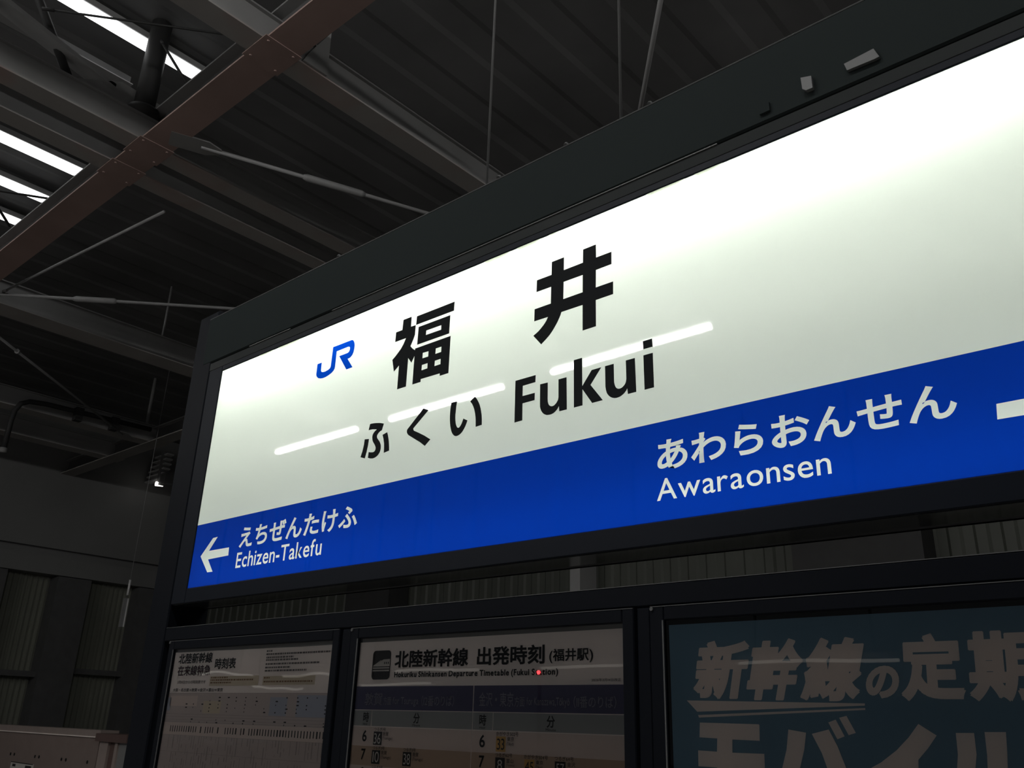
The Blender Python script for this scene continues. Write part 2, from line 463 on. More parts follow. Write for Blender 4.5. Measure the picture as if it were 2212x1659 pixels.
# ================================================================== DATA: outlines and text rows on the board plane (metres, x and z)
OUT = {'logo': [[(-2.0230,2.5292),(-2.0023,2.5292),(-2.0018,2.5035),(-1.9998,2.4999),(-1.9960,2.4974),(-1.9883,2.4957),(-1.9799,2.4954),(-1.9685,2.4969),(-1.9607,2.4996),(-1.9571,2.5036),(-1.9564,2.5090),(-1.9553,2.5661),(-1.8692,2.5655),(-1.8641,2.5634),(-1.8597,2.5593),(-1.8562,2.5529),(-1.8540,2.5445),(-1.8541,2.5346),(-1.8560,2.5241),(-1.8602,2.5165),(-1.8673,2.5113),(-1.8734,2.5096),(-1.8804,2.5096),(-1.8537,2.4773),(-1.8811,2.4770),(-1.9213,2.5286),(-1.8843,2.5287),(-1.8782,2.5304),(-1.8751,2.5354),(-1.8744,2.5411),(-1.8756,2.5448),(-1.8798,2.5472),(-1.8857,2.5479),(-1.9354,2.5473),(-1.9354,2.4993),(-1.9367,2.4930),(-1.9407,2.4880),(-1.9497,2.4829),(-1.9622,2.4791),(-1.9767,2.4766),(-1.9883,2.4763),(-2.0003,2.4781),(-2.0111,2.4820),(-2.0177,2.4867),(-2.0222,2.4928),(-2.0234,2.4976)]],
 'fuku': [[(-1.5979,2.5600),(-1.4567,2.5601),(-1.4573,2.5344),(-1.5989,2.5346)],
  [(-1.5879,2.5258),(-1.4697,2.5255),(-1.4702,2.4741),(-1.5887,2.4745)],
  [(-1.5567,2.5065),(-1.5012,2.5061),(-1.5009,2.4933),(-1.5574,2.4940)],
  [(-1.5952,2.4656),(-1.4640,2.4656),(-1.4641,2.3640),(-1.4951,2.3639),(-1.4956,2.3708),(-1.5646,2.3719),(-1.5649,2.3641),(-1.5958,2.3642),(-1.5957,2.4444),(-1.6057,2.4278),(-1.6198,2.4446),(-1.6199,2.3643),(-1.6543,2.3643),(-1.6546,2.4320),(-1.6733,2.4193),(-1.6836,2.4559),(-1.6723,2.4633),(-1.6619,2.4716),(-1.6516,2.4807),(-1.6430,2.4918),(-1.6354,2.5064),(-1.6782,2.5066),(-1.6778,2.5354),(-1.6527,2.5353),(-1.6517,2.5651),(-1.6187,2.5651),(-1.6184,2.5356),(-1.5998,2.5349),(-1.6002,2.5070),(-1.6046,2.4958),(-1.6145,2.4773),(-1.6059,2.4685),(-1.5955,2.4610)],
  [(-1.5642,2.4449),(-1.5429,2.4441),(-1.5428,2.4293),(-1.5641,2.4296)],
  [(-1.5159,2.4445),(-1.4955,2.4444),(-1.4955,2.4296),(-1.5162,2.4297)],
  [(-1.5641,2.4109),(-1.5432,2.4108),(-1.5429,2.3965),(-1.5643,2.3961)],
  [(-1.5163,2.4106),(-1.4954,2.4106),(-1.4952,2.3959),(-1.5166,2.3960)]],
 'i': [[(-1.1382,2.5648),(-1.1020,2.5649),(-1.1023,2.5312),(-1.0478,2.5316),(-1.0474,2.5655),(-1.0112,2.5657),(-1.0111,2.5320),(-0.9694,2.5319),(-0.9698,2.5011),(-1.0117,2.5006),(-1.0123,2.4573),(-0.9660,2.4571),(-0.9665,2.4264),(-1.0125,2.4262),(-1.0124,2.3629),(-1.0487,2.3627),(-1.0487,2.4254),(-1.1082,2.4257),(-1.1105,2.4194),(-1.1141,2.4126),(-1.1194,2.4037),(-1.1259,2.3951),(-1.1334,2.3860),(-1.1417,2.3779),(-1.1528,2.3697),(-1.1659,2.3613),(-1.1900,2.3896),(-1.1821,2.3932),(-1.1749,2.3968),(-1.1678,2.4018),(-1.1607,2.4077),(-1.1557,2.4125),(-1.1517,2.4175),(-1.1473,2.4250),(-1.1882,2.4256),(-1.1878,2.4568),(-1.1395,2.4568),(-1.1392,2.4998),(-1.1832,2.5001),(-1.1827,2.5311),(-1.1387,2.5310)],
  [(-1.1026,2.5006),(-1.0483,2.5004),(-1.0485,2.4569),(-1.1031,2.4569)]],
 'Fukui': [[(-1.2407,2.2900),(-1.1801,2.2898),(-1.1805,2.2727),(-1.2178,2.2723),(-1.2178,2.2476),(-1.1816,2.2472),(-1.1818,2.2299),(-1.2172,2.2297),(-1.2167,2.1890),(-1.2400,2.1885)],
  [(-1.1667,2.2641),(-1.1446,2.2633),(-1.1443,2.2237),(-1.1438,2.2184),(-1.1427,2.2139),(-1.1409,2.2101),(-1.1382,2.2071),(-1.1336,2.2047),(-1.1295,2.2045),(-1.1259,2.2053),(-1.1204,2.2090),(-1.1174,2.2126),(-1.1150,2.2163),(-1.1141,2.2221),(-1.1146,2.2635),(-1.0921,2.2632),(-1.0906,2.1882),(-1.1114,2.1883),(-1.1128,2.2006),(-1.1152,2.1965),(-1.1182,2.1933),(-1.1222,2.1902),(-1.1272,2.1876),(-1.1323,2.1863),(-1.1374,2.1860),(-1.1456,2.1869),(-1.1508,2.1890),(-1.1550,2.1917),(-1.1593,2.1960),(-1.1625,2.2010),(-1.1647,2.2061),(-1.1659,2.2112),(-1.1663,2.2182)],
  [(-1.0726,2.2985),(-1.0499,2.2984),(-1.0493,2.2326),(-1.0246,2.2634),(-0.9993,2.2636),(-1.0276,2.2299),(-0.9961,2.1886),(-1.0236,2.1883),(-1.0489,2.2250),(-1.0487,2.1884),(-1.0717,2.1883)],
  [(-0.9897,2.2635),(-0.9674,2.2634),(-0.9672,2.2265),(-0.9668,2.2207),(-0.9654,2.2150),(-0.9636,2.2108),(-0.9609,2.2071),(-0.9568,2.2049),(-0.9531,2.2045),(-0.9495,2.2050),(-0.9458,2.2067),(-0.9427,2.2090),(-0.9399,2.2120),(-0.9381,2.2155),(-0.9367,2.2225),(-0.9372,2.2632),(-0.9148,2.2631),(-0.9132,2.1881),(-0.9336,2.1880),(-0.9350,2.2008),(-0.9370,2.1971),(-0.9398,2.1942),(-0.9440,2.1907),(-0.9489,2.1883),(-0.9531,2.1866),(-0.9580,2.1860),(-0.9626,2.1859),(-0.9671,2.1867),(-0.9720,2.1885),(-0.9762,2.1909),(-0.9802,2.1942),(-0.9835,2.1985),(-0.9859,2.2026),(-0.9875,2.2076),(-0.9885,2.2124),(-0.9892,2.2170)],
  [(-0.8942,2.2635),(-0.8716,2.2634),(-0.8711,2.1882),(-0.8935,2.1880)],
  [(-0.8945,2.2950),(-0.8724,2.2952),(-0.8718,2.2768),(-0.8943,2.2769)]],
 'fukui_kana': [[(-1.7523,2.2883),(-1.7446,2.2881),(-1.7367,2.2874),(-1.7267,2.2860),(-1.7167,2.2842),(-1.7062,2.2816),(-1.6954,2.2780),(-1.7012,2.2610),(-1.7056,2.2600),(-1.7098,2.2583),(-1.7133,2.2561),(-1.7164,2.2534),(-1.7184,2.2504),(-1.7192,2.2473),(-1.7174,2.2427),(-1.7139,2.2384),(-1.7090,2.2337),(-1.7053,2.2292),(-1.7023,2.2242),(-1.7002,2.2193),(-1.6994,2.2146),(-1.6995,2.2097),(-1.7005,2.2049),(-1.7028,2.2004),(-1.7065,2.1962),(-1.7109,2.1929),(-1.7166,2.1906),(-1.7224,2.1893),(-1.7284,2.1890),(-1.7383,2.1906),(-1.7485,2.1942),(-1.7475,2.2100),(-1.7426,2.2082),(-1.7381,2.2072),(-1.7327,2.2064),(-1.7283,2.2061),(-1.7250,2.2070),(-1.7226,2.2089),(-1.7208,2.2115),(-1.7203,2.2151),(-1.7213,2.2191),(-1.7238,2.2232),(-1.7276,2.2284),(-1.7318,2.2330),(-1.7346,2.2373),(-1.7366,2.2414),(-1.7383,2.2484),(-1.7380,2.2534),(-1.7363,2.2572),(-1.7336,2.2606),(-1.7298,2.2635),(-1.7223,2.2675),(-1.7306,2.2692),(-1.7393,2.2708),(-1.7480,2.2715),(-1.7562,2.2717)],
  [(-1.7689,2.2488),(-1.7508,2.2464),(-1.7522,2.2301),(-1.7558,2.2115),(-1.7608,2.1945),(-1.7795,2.2012),(-1.7738,2.2164),(-1.7700,2.2333)],
  [(-1.6971,2.2475),(-1.6795,2.2514),(-1.6760,2.2440),(-1.6731,2.2360),(-1.6702,2.2272),(-1.6685,2.2187),(-1.6665,2.2086),(-1.6654,2.1990),(-1.6859,2.1965),(-1.6866,2.2090),(-1.6882,2.2224),(-1.6920,2.2355)],
  [(-1.5475,2.2890),(-1.5271,2.2798),(-1.5780,2.2428),(-1.5792,2.2411),(-1.5787,2.2390),(-1.5776,2.2369),(-1.5756,2.2349),(-1.5644,2.2294),(-1.5551,2.2247),(-1.5458,2.2197),(-1.5366,2.2148),(-1.5274,2.2091),(-1.5137,2.2007),(-1.5322,2.1870),(-1.5411,2.1933),(-1.5505,2.2001),(-1.5610,2.2063),(-1.5716,2.2127),(-1.5930,2.2256),(-1.5969,2.2283),(-1.5997,2.2314),(-1.6019,2.2345),(-1.6027,2.2379),(-1.6028,2.2409),(-1.6017,2.2434),(-1.5999,2.2455),(-1.5971,2.2474),(-1.5748,2.2655),(-1.5562,2.2803)],
  [(-1.4474,2.2820),(-1.4275,2.2811),(-1.4293,2.2691),(-1.4301,2.2560),(-1.4310,2.2476),(-1.4305,2.2390),(-1.4298,2.2327),(-1.4285,2.2263),(-1.4272,2.2221),(-1.4253,2.2179),(-1.4234,2.2148),(-1.4212,2.2125),(-1.4191,2.2116),(-1.4167,2.2116),(-1.4144,2.2131),(-1.4119,2.2152),(-1.4095,2.2183),(-1.4073,2.2220),(-1.4052,2.2269),(-1.4033,2.2319),(-1.3890,2.2243),(-1.3919,2.2173),(-1.3954,2.2104),(-1.3996,2.2044),(-1.4046,2.1986),(-1.4091,2.1956),(-1.4133,2.1934),(-1.4189,2.1919),(-1.4244,2.1917),(-1.4283,2.1928),(-1.4317,2.1947),(-1.4359,2.1984),(-1.4395,2.2031),(-1.4424,2.2090),(-1.4445,2.2148),(-1.4465,2.2217),(-1.4479,2.2286),(-1.4492,2.2382),(-1.4498,2.2477),(-1.4499,2.2574),(-1.4496,2.2664)],
  [(-1.3682,2.2801),(-1.3629,2.2745),(-1.3584,2.2683),(-1.3542,2.2614),(-1.3507,2.2544),(-1.3476,2.2457),(-1.3451,2.2365),(-1.3430,2.2270),(-1.3419,2.2177),(-1.3413,2.2037),(-1.3611,2.2024),(-1.3622,2.2204),(-1.3633,2.2289),(-1.3654,2.2377),(-1.3679,2.2462),(-1.3714,2.2543),(-1.3761,2.2627),(-1.3829,2.2711)]],
 'arrow': [[(-2.5191,2.0111),(-2.4619,2.0620),(-2.4360,2.0630),(-2.4745,2.0240),(-2.3630,2.0233),(-2.3606,1.9991),(-2.4719,1.9977),(-2.4357,1.9578),(-2.4653,1.9581)]]}
OUT3 = {'swoosh': [[(-0.8260,1.6012),(-0.5214,1.5985),(-0.5218,1.5953),(-0.8067,1.5832)],
  [(-0.8053,1.5780),(-0.5217,1.5919),(-0.5220,1.5892),(-0.8039,1.5739)]],
 'mo': [[(-0.8026,1.5662),(-0.6957,1.5657),(-0.6946,1.5644),(-0.6959,1.5410),(-0.7440,1.5414),(-0.7453,1.5216),(-0.6896,1.5220),(-0.6903,1.4989),(-0.7466,1.4982),(-0.7484,1.4719),(-0.6819,1.4734),(-0.6838,1.4512),(-0.7807,1.4443),(-0.7748,1.4979),(-0.8090,1.4983),(-0.8083,1.5227),(-0.7733,1.5221),(-0.7715,1.5421),(-0.8046,1.5430)]],
 'ba': [[(-0.6461,1.5591),(-0.6174,1.5552),(-0.6226,1.5309),(-0.6322,1.5033),(-0.6444,1.4782),(-0.6728,1.4789),(-0.6605,1.5044),(-0.6516,1.5298)],
  [(-0.6084,1.5537),(-0.5810,1.5606),(-0.5699,1.5377),(-0.5580,1.5022),(-0.5523,1.4837),(-0.5791,1.4774),(-0.5872,1.5007),(-0.5953,1.5270)],
  [(-0.5805,1.5706),(-0.5686,1.5750),(-0.5573,1.5515),(-0.5689,1.5470)],
  [(-0.5630,1.5776),(-0.5514,1.5805),(-0.5398,1.5568),(-0.5510,1.5533)]],
 'i': [[(-0.4481,1.5713),(-0.4252,1.5564),(-0.4394,1.5388),(-0.4545,1.5234),(-0.4594,1.4781),(-0.4858,1.4764),(-0.4824,1.5027),(-0.5008,1.4925),(-0.5246,1.4808),(-0.5346,1.5034),(-0.5076,1.5176),(-0.4832,1.5349),(-0.4638,1.5530)]],
 'ru': [[(-0.3993,1.5605),(-0.3755,1.5611),(-0.3764,1.5334),(-0.3822,1.5091),(-0.3944,1.4867),(-0.4169,1.4853),(-0.4058,1.5078),(-0.4006,1.5324)],
  [(-0.3620,1.5626),(-0.3353,1.5633),(-0.3373,1.5414),(-0.3441,1.4857),(-0.3687,1.4841),(-0.3632,1.5339)]]}
T1 = {'black': [('北陸新幹線', -2.548, -2.3627, 1.6945, 1.7242, 0.022), ('時刻表', -2.3451, -2.2385, 1.6766, 1.7062, 0.022)],
 'maroon': [('在来線特急', -2.5438, -2.3642, 1.6606, 1.6892, 0.02)],
 'small': [('3月14日からの時刻表です', -2.5358, -2.3803, 1.6384, 1.6478, 0.012)],
 'route': [('大阪・名古屋→敦賀→金沢→富山→東京', -2.5533, -2.2858, 1.6168, 1.6263, 0.012)]}
T2 = {'title': [('北陸新幹線', -1.584, -1.3513, 1.6672, 1.7053, 0.028), ('出発時刻', -1.3259, -1.1422, 1.6672, 1.7049, 0.028), ('(福井駅)', -1.1307, -1.0242, 1.6678, 1.695, 0.02)],
 'english': [('Hokuriku Shinkansen Departure Timetable (Fukui Station)', -1.5826, -1.1082, 1.6429, 1.659, 0.03), ('2026年3月14日改正', -1.0283, -0.9613, 1.6334, 1.639, 0.0)],
 'band': [('敦賀', -1.6776, -1.6168, 1.5867, 1.6138, 0.006), ('方面', -1.6131, -1.5864, 1.5875, 1.605, 0.006), ('for Tsuruga', -1.581, -1.4967, 1.585, 1.6046, 0.006), ('（12番のりば）', -1.4871, -1.3874, 1.5863, 1.6081, 0.006), ('金沢・東京', -1.315, -1.2209, 1.5873, 1.6144, 0.006), ('方面', -1.2185, -1.1917, 1.5875, 1.6066, 0.006), ('for Kanazawa,Tōkyō', -1.1862, -1.0796, 1.5859, 1.6052, 0.006), ('（11番のりば）', -1.0701, -0.9725, 1.5866, 1.608, 0.006)],
 'cols': [('時', -1.6782, -1.658, 1.5504, 1.5717, 0.02), ('Hour', -1.6774, -1.6612, 1.5447, 1.5486, 0.005), ('分', -1.5094, -1.4893, 1.5505, 1.572, 0.02), ('Minute', -1.5112, -1.487, 1.5447, 1.5492, 0.005), ('時', -1.3118, -1.2925, 1.5505, 1.572, 0.02), ('Hour', -1.3104, -1.2939, 1.545, 1.5486, 0.005), ('分', -1.1349, -1.1146, 1.5503, 1.5722, 0.02), ('Minute', -1.1368, -1.1122, 1.5444, 1.5492, 0.005)],
 'hours': [('6', -1.6758, -1.6606, 1.5091, 1.5333, 0.02), ('7', -1.6751, -1.6608, 1.4707, 1.4941, 0.02), ('6', -1.3093, -1.294, 1.5096, 1.5336, 0.02), ('7', -1.3087, -1.2944, 1.4722, 1.4946, 0.02), ('8', -1.6728, -1.6595, 1.4329, 1.4558, 0.02)],
 'train': [('つるぎ1号', -1.6361, -1.597, 1.5327, 1.5398, 0.004), ('敦賀', -1.6058, -1.5873, 1.5227, 1.5313, 0.004), ('(Tsuruga)', -1.607, -1.5734, 1.5134, 1.5214, 0.0), ('つるぎ3号', -1.6362, -1.5968, 1.4936, 1.5009, 0.004), ('敦賀', -1.607, -1.588, 1.484, 1.4924, 0.004), ('(Tsuruga)', -1.6072, -1.5741, 1.4741, 1.4821, 0.0), ('つるぎ5号', -1.5343, -1.4956, 1.4937, 1.501, 0.004), ('敦賀', -1.5042, -1.4861, 1.4842, 1.4927, 0.004), ('(Tsuruga)', -1.5046, -1.4718, 1.4746, 1.4825, 0.0), ('つるぎ7号', -1.636, -1.5981, 1.4546, 1.4612, 0.004), ('つるぎ9号', -1.535, -1.4975, 1.4555, 1.4624, 0.004), ('かがやき502号', -1.264, -1.2054, 1.5326, 1.5406, 0.004), ('東京', -1.2348, -1.2163, 1.5231, 1.5315, 0.004), ('(Tōkyō)', -1.2357, -1.217, 1.5139, 1.5214, 0.0), ('つるぎ62号', -1.2646, -1.2199, 1.4942, 1.5013, 0.004), ('富山', -1.2349, -1.2167, 1.4838, 1.4915, 0.004), ('(Toyama)', -1.2351, -1.2137, 1.4768, 1.4825, 0.0), ('かがやき504号', -1.1896, -1.1307, 1.4935, 1.5013, 0.004), ('東京', -1.1602, -1.1417, 1.4843, 1.492, 0.004), ('つるぎ64号', -1.1141, -1.0695, 1.4937, 1.5012, 0.004), ('金沢', -1.0846, -1.0658, 1.4842, 1.492, 0.004), ('(Tōkyō)', -1.1611, -1.1431, 1.4754, 1.4827, 0.0), ('(Kanazawa)', -1.085, -1.0616, 1.4763, 1.4825, 0.0)],
 'bbox': [(-1.6367, -1.608, 1.5033, 1.5312), (-1.6379, -1.6099, 1.4642, 1.4924), (-1.5352, -1.5082, 1.4644, 1.4925), (-1.2643, -1.239, 1.468, 1.4929), (-1.1138, -1.0882, 1.4702, 1.4922)],
 'obox': [(-1.2639, -1.2382, 1.5035, 1.5316), (-1.1887, -1.1634, 1.4695, 1.4924)],
 'bmin': [('36', -1.6345, -1.6117, 1.5058, 1.5277, 0.0), ('10', -1.6338, -1.613, 1.4676, 1.4895, 0.0), ('38', -1.5322, -1.5111, 1.4676, 1.4892, 0.0), ('8', -1.2584, -1.2455, 1.4705, 1.489, 0.0), ('57', -1.1099, -1.0914, 1.4718, 1.4887, 0.0)],
 'omin': [('33', -1.2611, -1.2411, 1.5069, 1.5277, 0.004), ('45', -1.1864, -1.1657, 1.471, 1.4888, 0.004)]}
T3 = [('新',-.7988,-.8157,-.698,-.7199,1.603,1.698),('幹',-.6957,-.7175,-.6012,-.630,1.602,1.697),('線',-.5995,-.6238,-.5033,-.531,1.601,1.696),
 ('の',-.512,-.5209,-.4634,-.4717,1.6052,1.652),('定',-.4597,-.4672,-.3732,-.3783,1.602,1.696),('期',-.3677,-.3739,-.2779,-.2844,1.602,1.696),('券',-.262,-.268,-.172,-.178,1.602,1.696)]
BARS = [(2.602, 1.452, .008, 10.8), (1.925, 1.49, .006, 4.2), (2.30, 1.500, .006, 2.05)]   # z, y, radius, strength


SIGN_Y = 1.40

# ================================================================== THE SETTING
structure(MB().box(-60, 14, -40, 12, -0.2, 0.0).build('floor', M['floor']))

# folded steel roof deck, ribs running across the platform
deck = MB()
pitch = 0.66; x = -24.0
prof = []
while x < 8:
    prof += [(x, 7.2), (x + .30, 7.2), (x + .36, 7.212), (x + .60, 7.212)]
    x += pitch
n = len(prof)
deck.add([(u, -10, w) for u, w in prof] + [(u, 13, w) for u, w in prof], [(i, i + 1, i + 1 + n, i + n) for i in range(n - 1)])
structure(deck.build('ceiling', M['deck']))

# corrugated walls
def corrugated(name, axis, c0, c1, z0, z1, at, depth, pit, material):
    b = MB(); p = []; t = c0
    while t < c1:
        p += [(t, at), (t + pit * .38, at), (t + pit * .5, at + depth), (t + pit * .88, at + depth)]
        t += pit
    k = len(p)
    mk = (lambda t, w, z: (t, w, z)) if axis == 'x' else (lambda t, w, z: (w, t, z))
    b.add([mk(t, w, z0) for t, w in p] + [mk(t, w, z1) for t, w in p], [(i, i + 1, i + 1 + k, i + k) for i in range(k - 1)])
    return structure(b.build(name, material))
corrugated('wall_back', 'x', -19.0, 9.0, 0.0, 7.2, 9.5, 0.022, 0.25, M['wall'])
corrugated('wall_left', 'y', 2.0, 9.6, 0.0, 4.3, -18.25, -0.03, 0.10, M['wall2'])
t = MB().box(-18.3, -18.0, 2.0, 9.6, 4.52, 7.2)
structure(t.build('wall_left_upper', M['soffit']))
t = MB().box(-18.3, -17.93, 2.0, 9.6, 4.02, 4.36).box(-18.3, -18.12, 2.0, 9.6, 4.36, 4.52)
structure(t.build('trim_1', M['soffit']))

def column(label, x0, x1, y0, y1, z1, m='column'):
    o = empty('steel_column', ((x0 + x1) / 2, (y0 + y1) / 2, 0), label, 'column', None)
    MB().box(x0, x1, y0, y1, 0.02, z1).build('shaft', M[m], o)
    MB().box(x0 - .06, x1 + .06, y0 - .06, y1 + .06, 0, .02).build('base_plate', M[m], o)
    return o
column('dark steel column at the far left wall, left of the first corrugated bay', -18.3, -17.9, 5.55, 6.15, 4.0)
column('dark wide steel column between the two corrugated bays of the far left wall', -18.3, -17.9, 7.08, 7.72, 4.0)
column('dark steel column at the far left wall, beside the left post of the sign stand', -18.3, -17.9, 8.72, 9.3, 4.0)
column('dark column seen in the slot over the left poster case gap', -11.6, -10.55, 9.1, 9.5, 7.1, 'dark')
column('slim pale column in the slot above the timetable case', -7.02, -6.86, 9.1, 9.46, 7.1, 'steel')
column('wide dark column seen in the slot above the blue poster', -4.0, -2.65, 9.1, 9.5, 7.1, 'dark')
def rail(label, y0, y1, z):
    o = tag(MB().box(-18.16, -18.02, y0, y1, z - .05, z + .05).build('wall_rail', M['column'], None, (-18.1, (y0 + y1) / 2, z)), label, 'rail')
rail('horizontal rail across the left corrugated bay of the far wall', 6.16, 7.08, 2.20)
rail('horizontal rail across the right corrugated bay of the far wall, next to the stand', 7.72, 8.72, 2.30)

# ================================================================== ROOF STEEL
def h_beam_y(xc, y0, y1, z, w, h, label, group=None, brown=True):
    """H section running along y, lower face at z"""
    o = empty('roof_beam', (xc, (y0 + y1) / 2, z), label, 'beam', group)
    if brown:
        MB().box(xc - w / 2, xc + w / 2, y0, y1, z, z + .014).build('bottom_flange', M['patchy'], o, None, False, 'lower flange with warm bounce light painted on in brown patches')
    else:
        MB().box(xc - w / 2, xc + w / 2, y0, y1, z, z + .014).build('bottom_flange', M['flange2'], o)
    MB().box(xc - w / 2 + .012, xc + w / 2 - .012, y0, y1, z + .014, z + h * .55).box(xc - w / 2 + .03, xc + w / 2 - .03, y0, y1, z + h * .55, z + h - .014).build('web', M['steel'], o)
    MB().box(xc - w / 2, xc + w / 2, y0, y1, z + h - .014, z + h).build('top_flange', M['steel'], o)
    return o
def h_beam_x(yc, x0, x1, z, w, h, label, fm='flange', group=None):
    o = empty('roof_girder', ((x0 + x1) / 2, yc, z), label, 'beam', group)
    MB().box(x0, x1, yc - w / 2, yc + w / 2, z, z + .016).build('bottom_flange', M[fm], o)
    MB().box(x0, x1, yc - .007, yc + .007, z + .016, z + h - .016).build('web', M['deck'], o)
    MB().box(x0, x1, yc - .09, yc + .09, z + h - .016, z + h).build('top_flange', M['steel'], o)
    return o
BG = 'parallel roof beams crossing the girder'
ZB = 6.0
beams = [
    (-4.69, 'roof beam whose end meets the sign hood furthest right', .20, .24),
    (-6.477, 'roof beam running under the tube strut, right one of the close pair', .20, .24),
    (-6.965, 'roof beam left one of the close pair, running behind the kanji sign', .20, .24),
    (-10.87, 'grey roof beam whose end disappears behind the left post of the sign stand', .36, .30),
    (-14.6, 'grey roof beam with conduit and clamps, far left above the wall', .30, .30),
    (-16.15, 'lowest roof beam at far left, just below the beam with the conduit', .30, .30),
]
for xc, lb, w, h in beams:
    h_beam_y(xc, -6.0, 7.05 if xc < -14 else 9.0, ZB, w, h, lb, None, xc > -8)
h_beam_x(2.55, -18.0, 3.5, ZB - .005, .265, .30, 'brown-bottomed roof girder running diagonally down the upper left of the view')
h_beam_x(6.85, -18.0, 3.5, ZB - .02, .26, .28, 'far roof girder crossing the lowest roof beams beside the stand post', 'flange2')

def plate(parent, poly, axis, a, b, name='gusset_plate', m='steel'):
    return MB().prism(poly, axis, a, b).build(name, M[m], parent)

# nodes where the beams cross: gusset plates and bolt heads as separate bracket things
def node(xc, yc, label):
    o = empty('node_bracket', (xc, yc, ZB - .03), label, 'bracket')
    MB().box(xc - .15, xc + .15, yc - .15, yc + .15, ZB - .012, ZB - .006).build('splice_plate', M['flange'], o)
    for sx in (-1, 1):
        for sy in (-1, 1):
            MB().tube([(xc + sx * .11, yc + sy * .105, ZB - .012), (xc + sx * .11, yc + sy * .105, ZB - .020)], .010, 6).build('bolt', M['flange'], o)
    for sx in (-1, 1):
        plate(o, [(xc + sx * .012, ZB + .02), (xc + sx * .21, ZB + .02), (xc + sx * .19, ZB + .16), (xc + sx * .012, ZB + .28)], 'y', yc + .11, yc + .122)
    return o
node(-4.69, 2.545, 'bolted bracket where the rightmost beam crosses the brown girder')
node(-6.477, 2.545, 'bolted bracket at the foot of the dark tube strut')
node(-6.965, 2.545, 'bolted bracket left of the tube strut, where the second close beam crosses')
node(-10.87, 2.545, 'bolted bracket at the far left end of the brown girder')

# dark tube strut rising from the node, and truss members
o = empty('tube_strut', (-6.40, 2.40, 6.24), 'thick dark tube strut standing in front of the upper ceiling lamp', 'strut')
MB().tube([(-6.40, 2.40, 6.27), (-6.40, 2.40, 7.2)], .085, 20).build('tube', M['dark'], o, None, True)
MB().tube([(-6.40, 2.40, 6.24), (-6.40, 2.40, 6.275)], .13, 20).build('base_ring', M['dark'], o, None, True)
def bar(name, label, cat, p, q, r, m='steel', n=8):
    o = empty(name, p, label, cat)
    MB().tube([p, q], r, n).build('shaft', M[m], o, None, True)
    d = (Vector(q) - Vector(p)).normalized()
    MB().tube([Vector(p) - d * .03, Vector(p) + d * .06], r * 1.5, n).build('end_fitting', M[m], o, None, True)
    return o
o = empty('gusset_bracket', (-6.45, 2.3, 6.2), 'large pale gusset plate under the dark tube strut', 'bracket')
plate(o, [(1.80, 6.25), (2.20, 6.47), (2.66, 6.44), (2.66, 6.24), (2.35, 6.22)], 'x', -6.455, -6.44)
o = empty('truss_diagonal', (-6.48, 2.1, 6.3), 'pale sloping truss diagonal at the upper left corner', 'truss member')
MB().prism([(2.16, 6.36), (0.2, 6.86), (0.2, 6.92), (2.16, 6.42)], 'x', -6.52, -6.44).build('angle', M['steel'], o)
MB().prism([(2.16, 6.345), (0.2, 6.845), (0.2, 6.86), (2.16, 6.36)], 'x', -6.56, -6.40).build('flange', M['steel'], o)
o = empty('truss_post', (-6.48, 1.5, 6.24), 'short dark truss post leaning beside the pale diagonal, upper left', 'truss member')
MB().tube([(-6.5, 1.85, 6.24), (-6.5, 1.25, 7.18)], .035, 8).build('shaft', M['dark'], o, None, True)
o = empty('truss_post', (-6.48, 1.0, 6.24), 'thin upright truss post at the extreme left edge, upper left', 'truss member')
MB().box(-6.50, -6.46, 1.16, 1.20, 6.24, 7.15).build('shaft', M['dark'], o)
o = empty('purlin', (-7.4, 0, 6.7), 'grey purlin running parallel under the deck beside the tube strut', 'purlin')
MB().box(-7.02, -6.98, -6, 2.45, 6.86, 6.98).build('web', M['deck'], o)
MB().box(-7.02, -6.90, -6, 2.45, 6.85, 6.86).build('flange', M['steel'], o)
bar('wire_brace', 'thin dark wire brace crossing the long upper lamp, left of the tube strut', 'brace', (-6.269, 1.482, 6.6), (-5.30, 2.66, 6.6), .009, 'dark', 6)
bar('wire_brace', 'thin dark wire brace crossing the short lamp end, right of the tube strut', 'brace', (-6.336, 2.39, 6.985), (-5.875, 2.53, 6.305), .012, 'dark', 6)
bar('wire_brace', 'thin dark wire brace across the end of the second-lowest lamp at the left edge', 'brace', (-9.70, 1.58, 6.6), (-8.94, 2.72, 6.6), .012, 'dark', 6)
bar('wire_brace', 'thin dark wire brace across the lowest lamp at the left edge', 'brace', (-9.40, 2.19, 6.6), (-9.93, 2.59, 6.6), .016, 'dark', 6)
o = empty('stiffener_plate', (-4.57, 2.85, 6.02), 'pale triangular stiffener plate on the rightmost beam beside its crossing', 'bracket')
MB().prism([(2.73, 6.015), (2.945, 6.015), (2.942, 6.14), (2.934, 6.41), (2.78, 6.13)], 'x', -4.588, -4.572).build('plate', M['steel'], o)

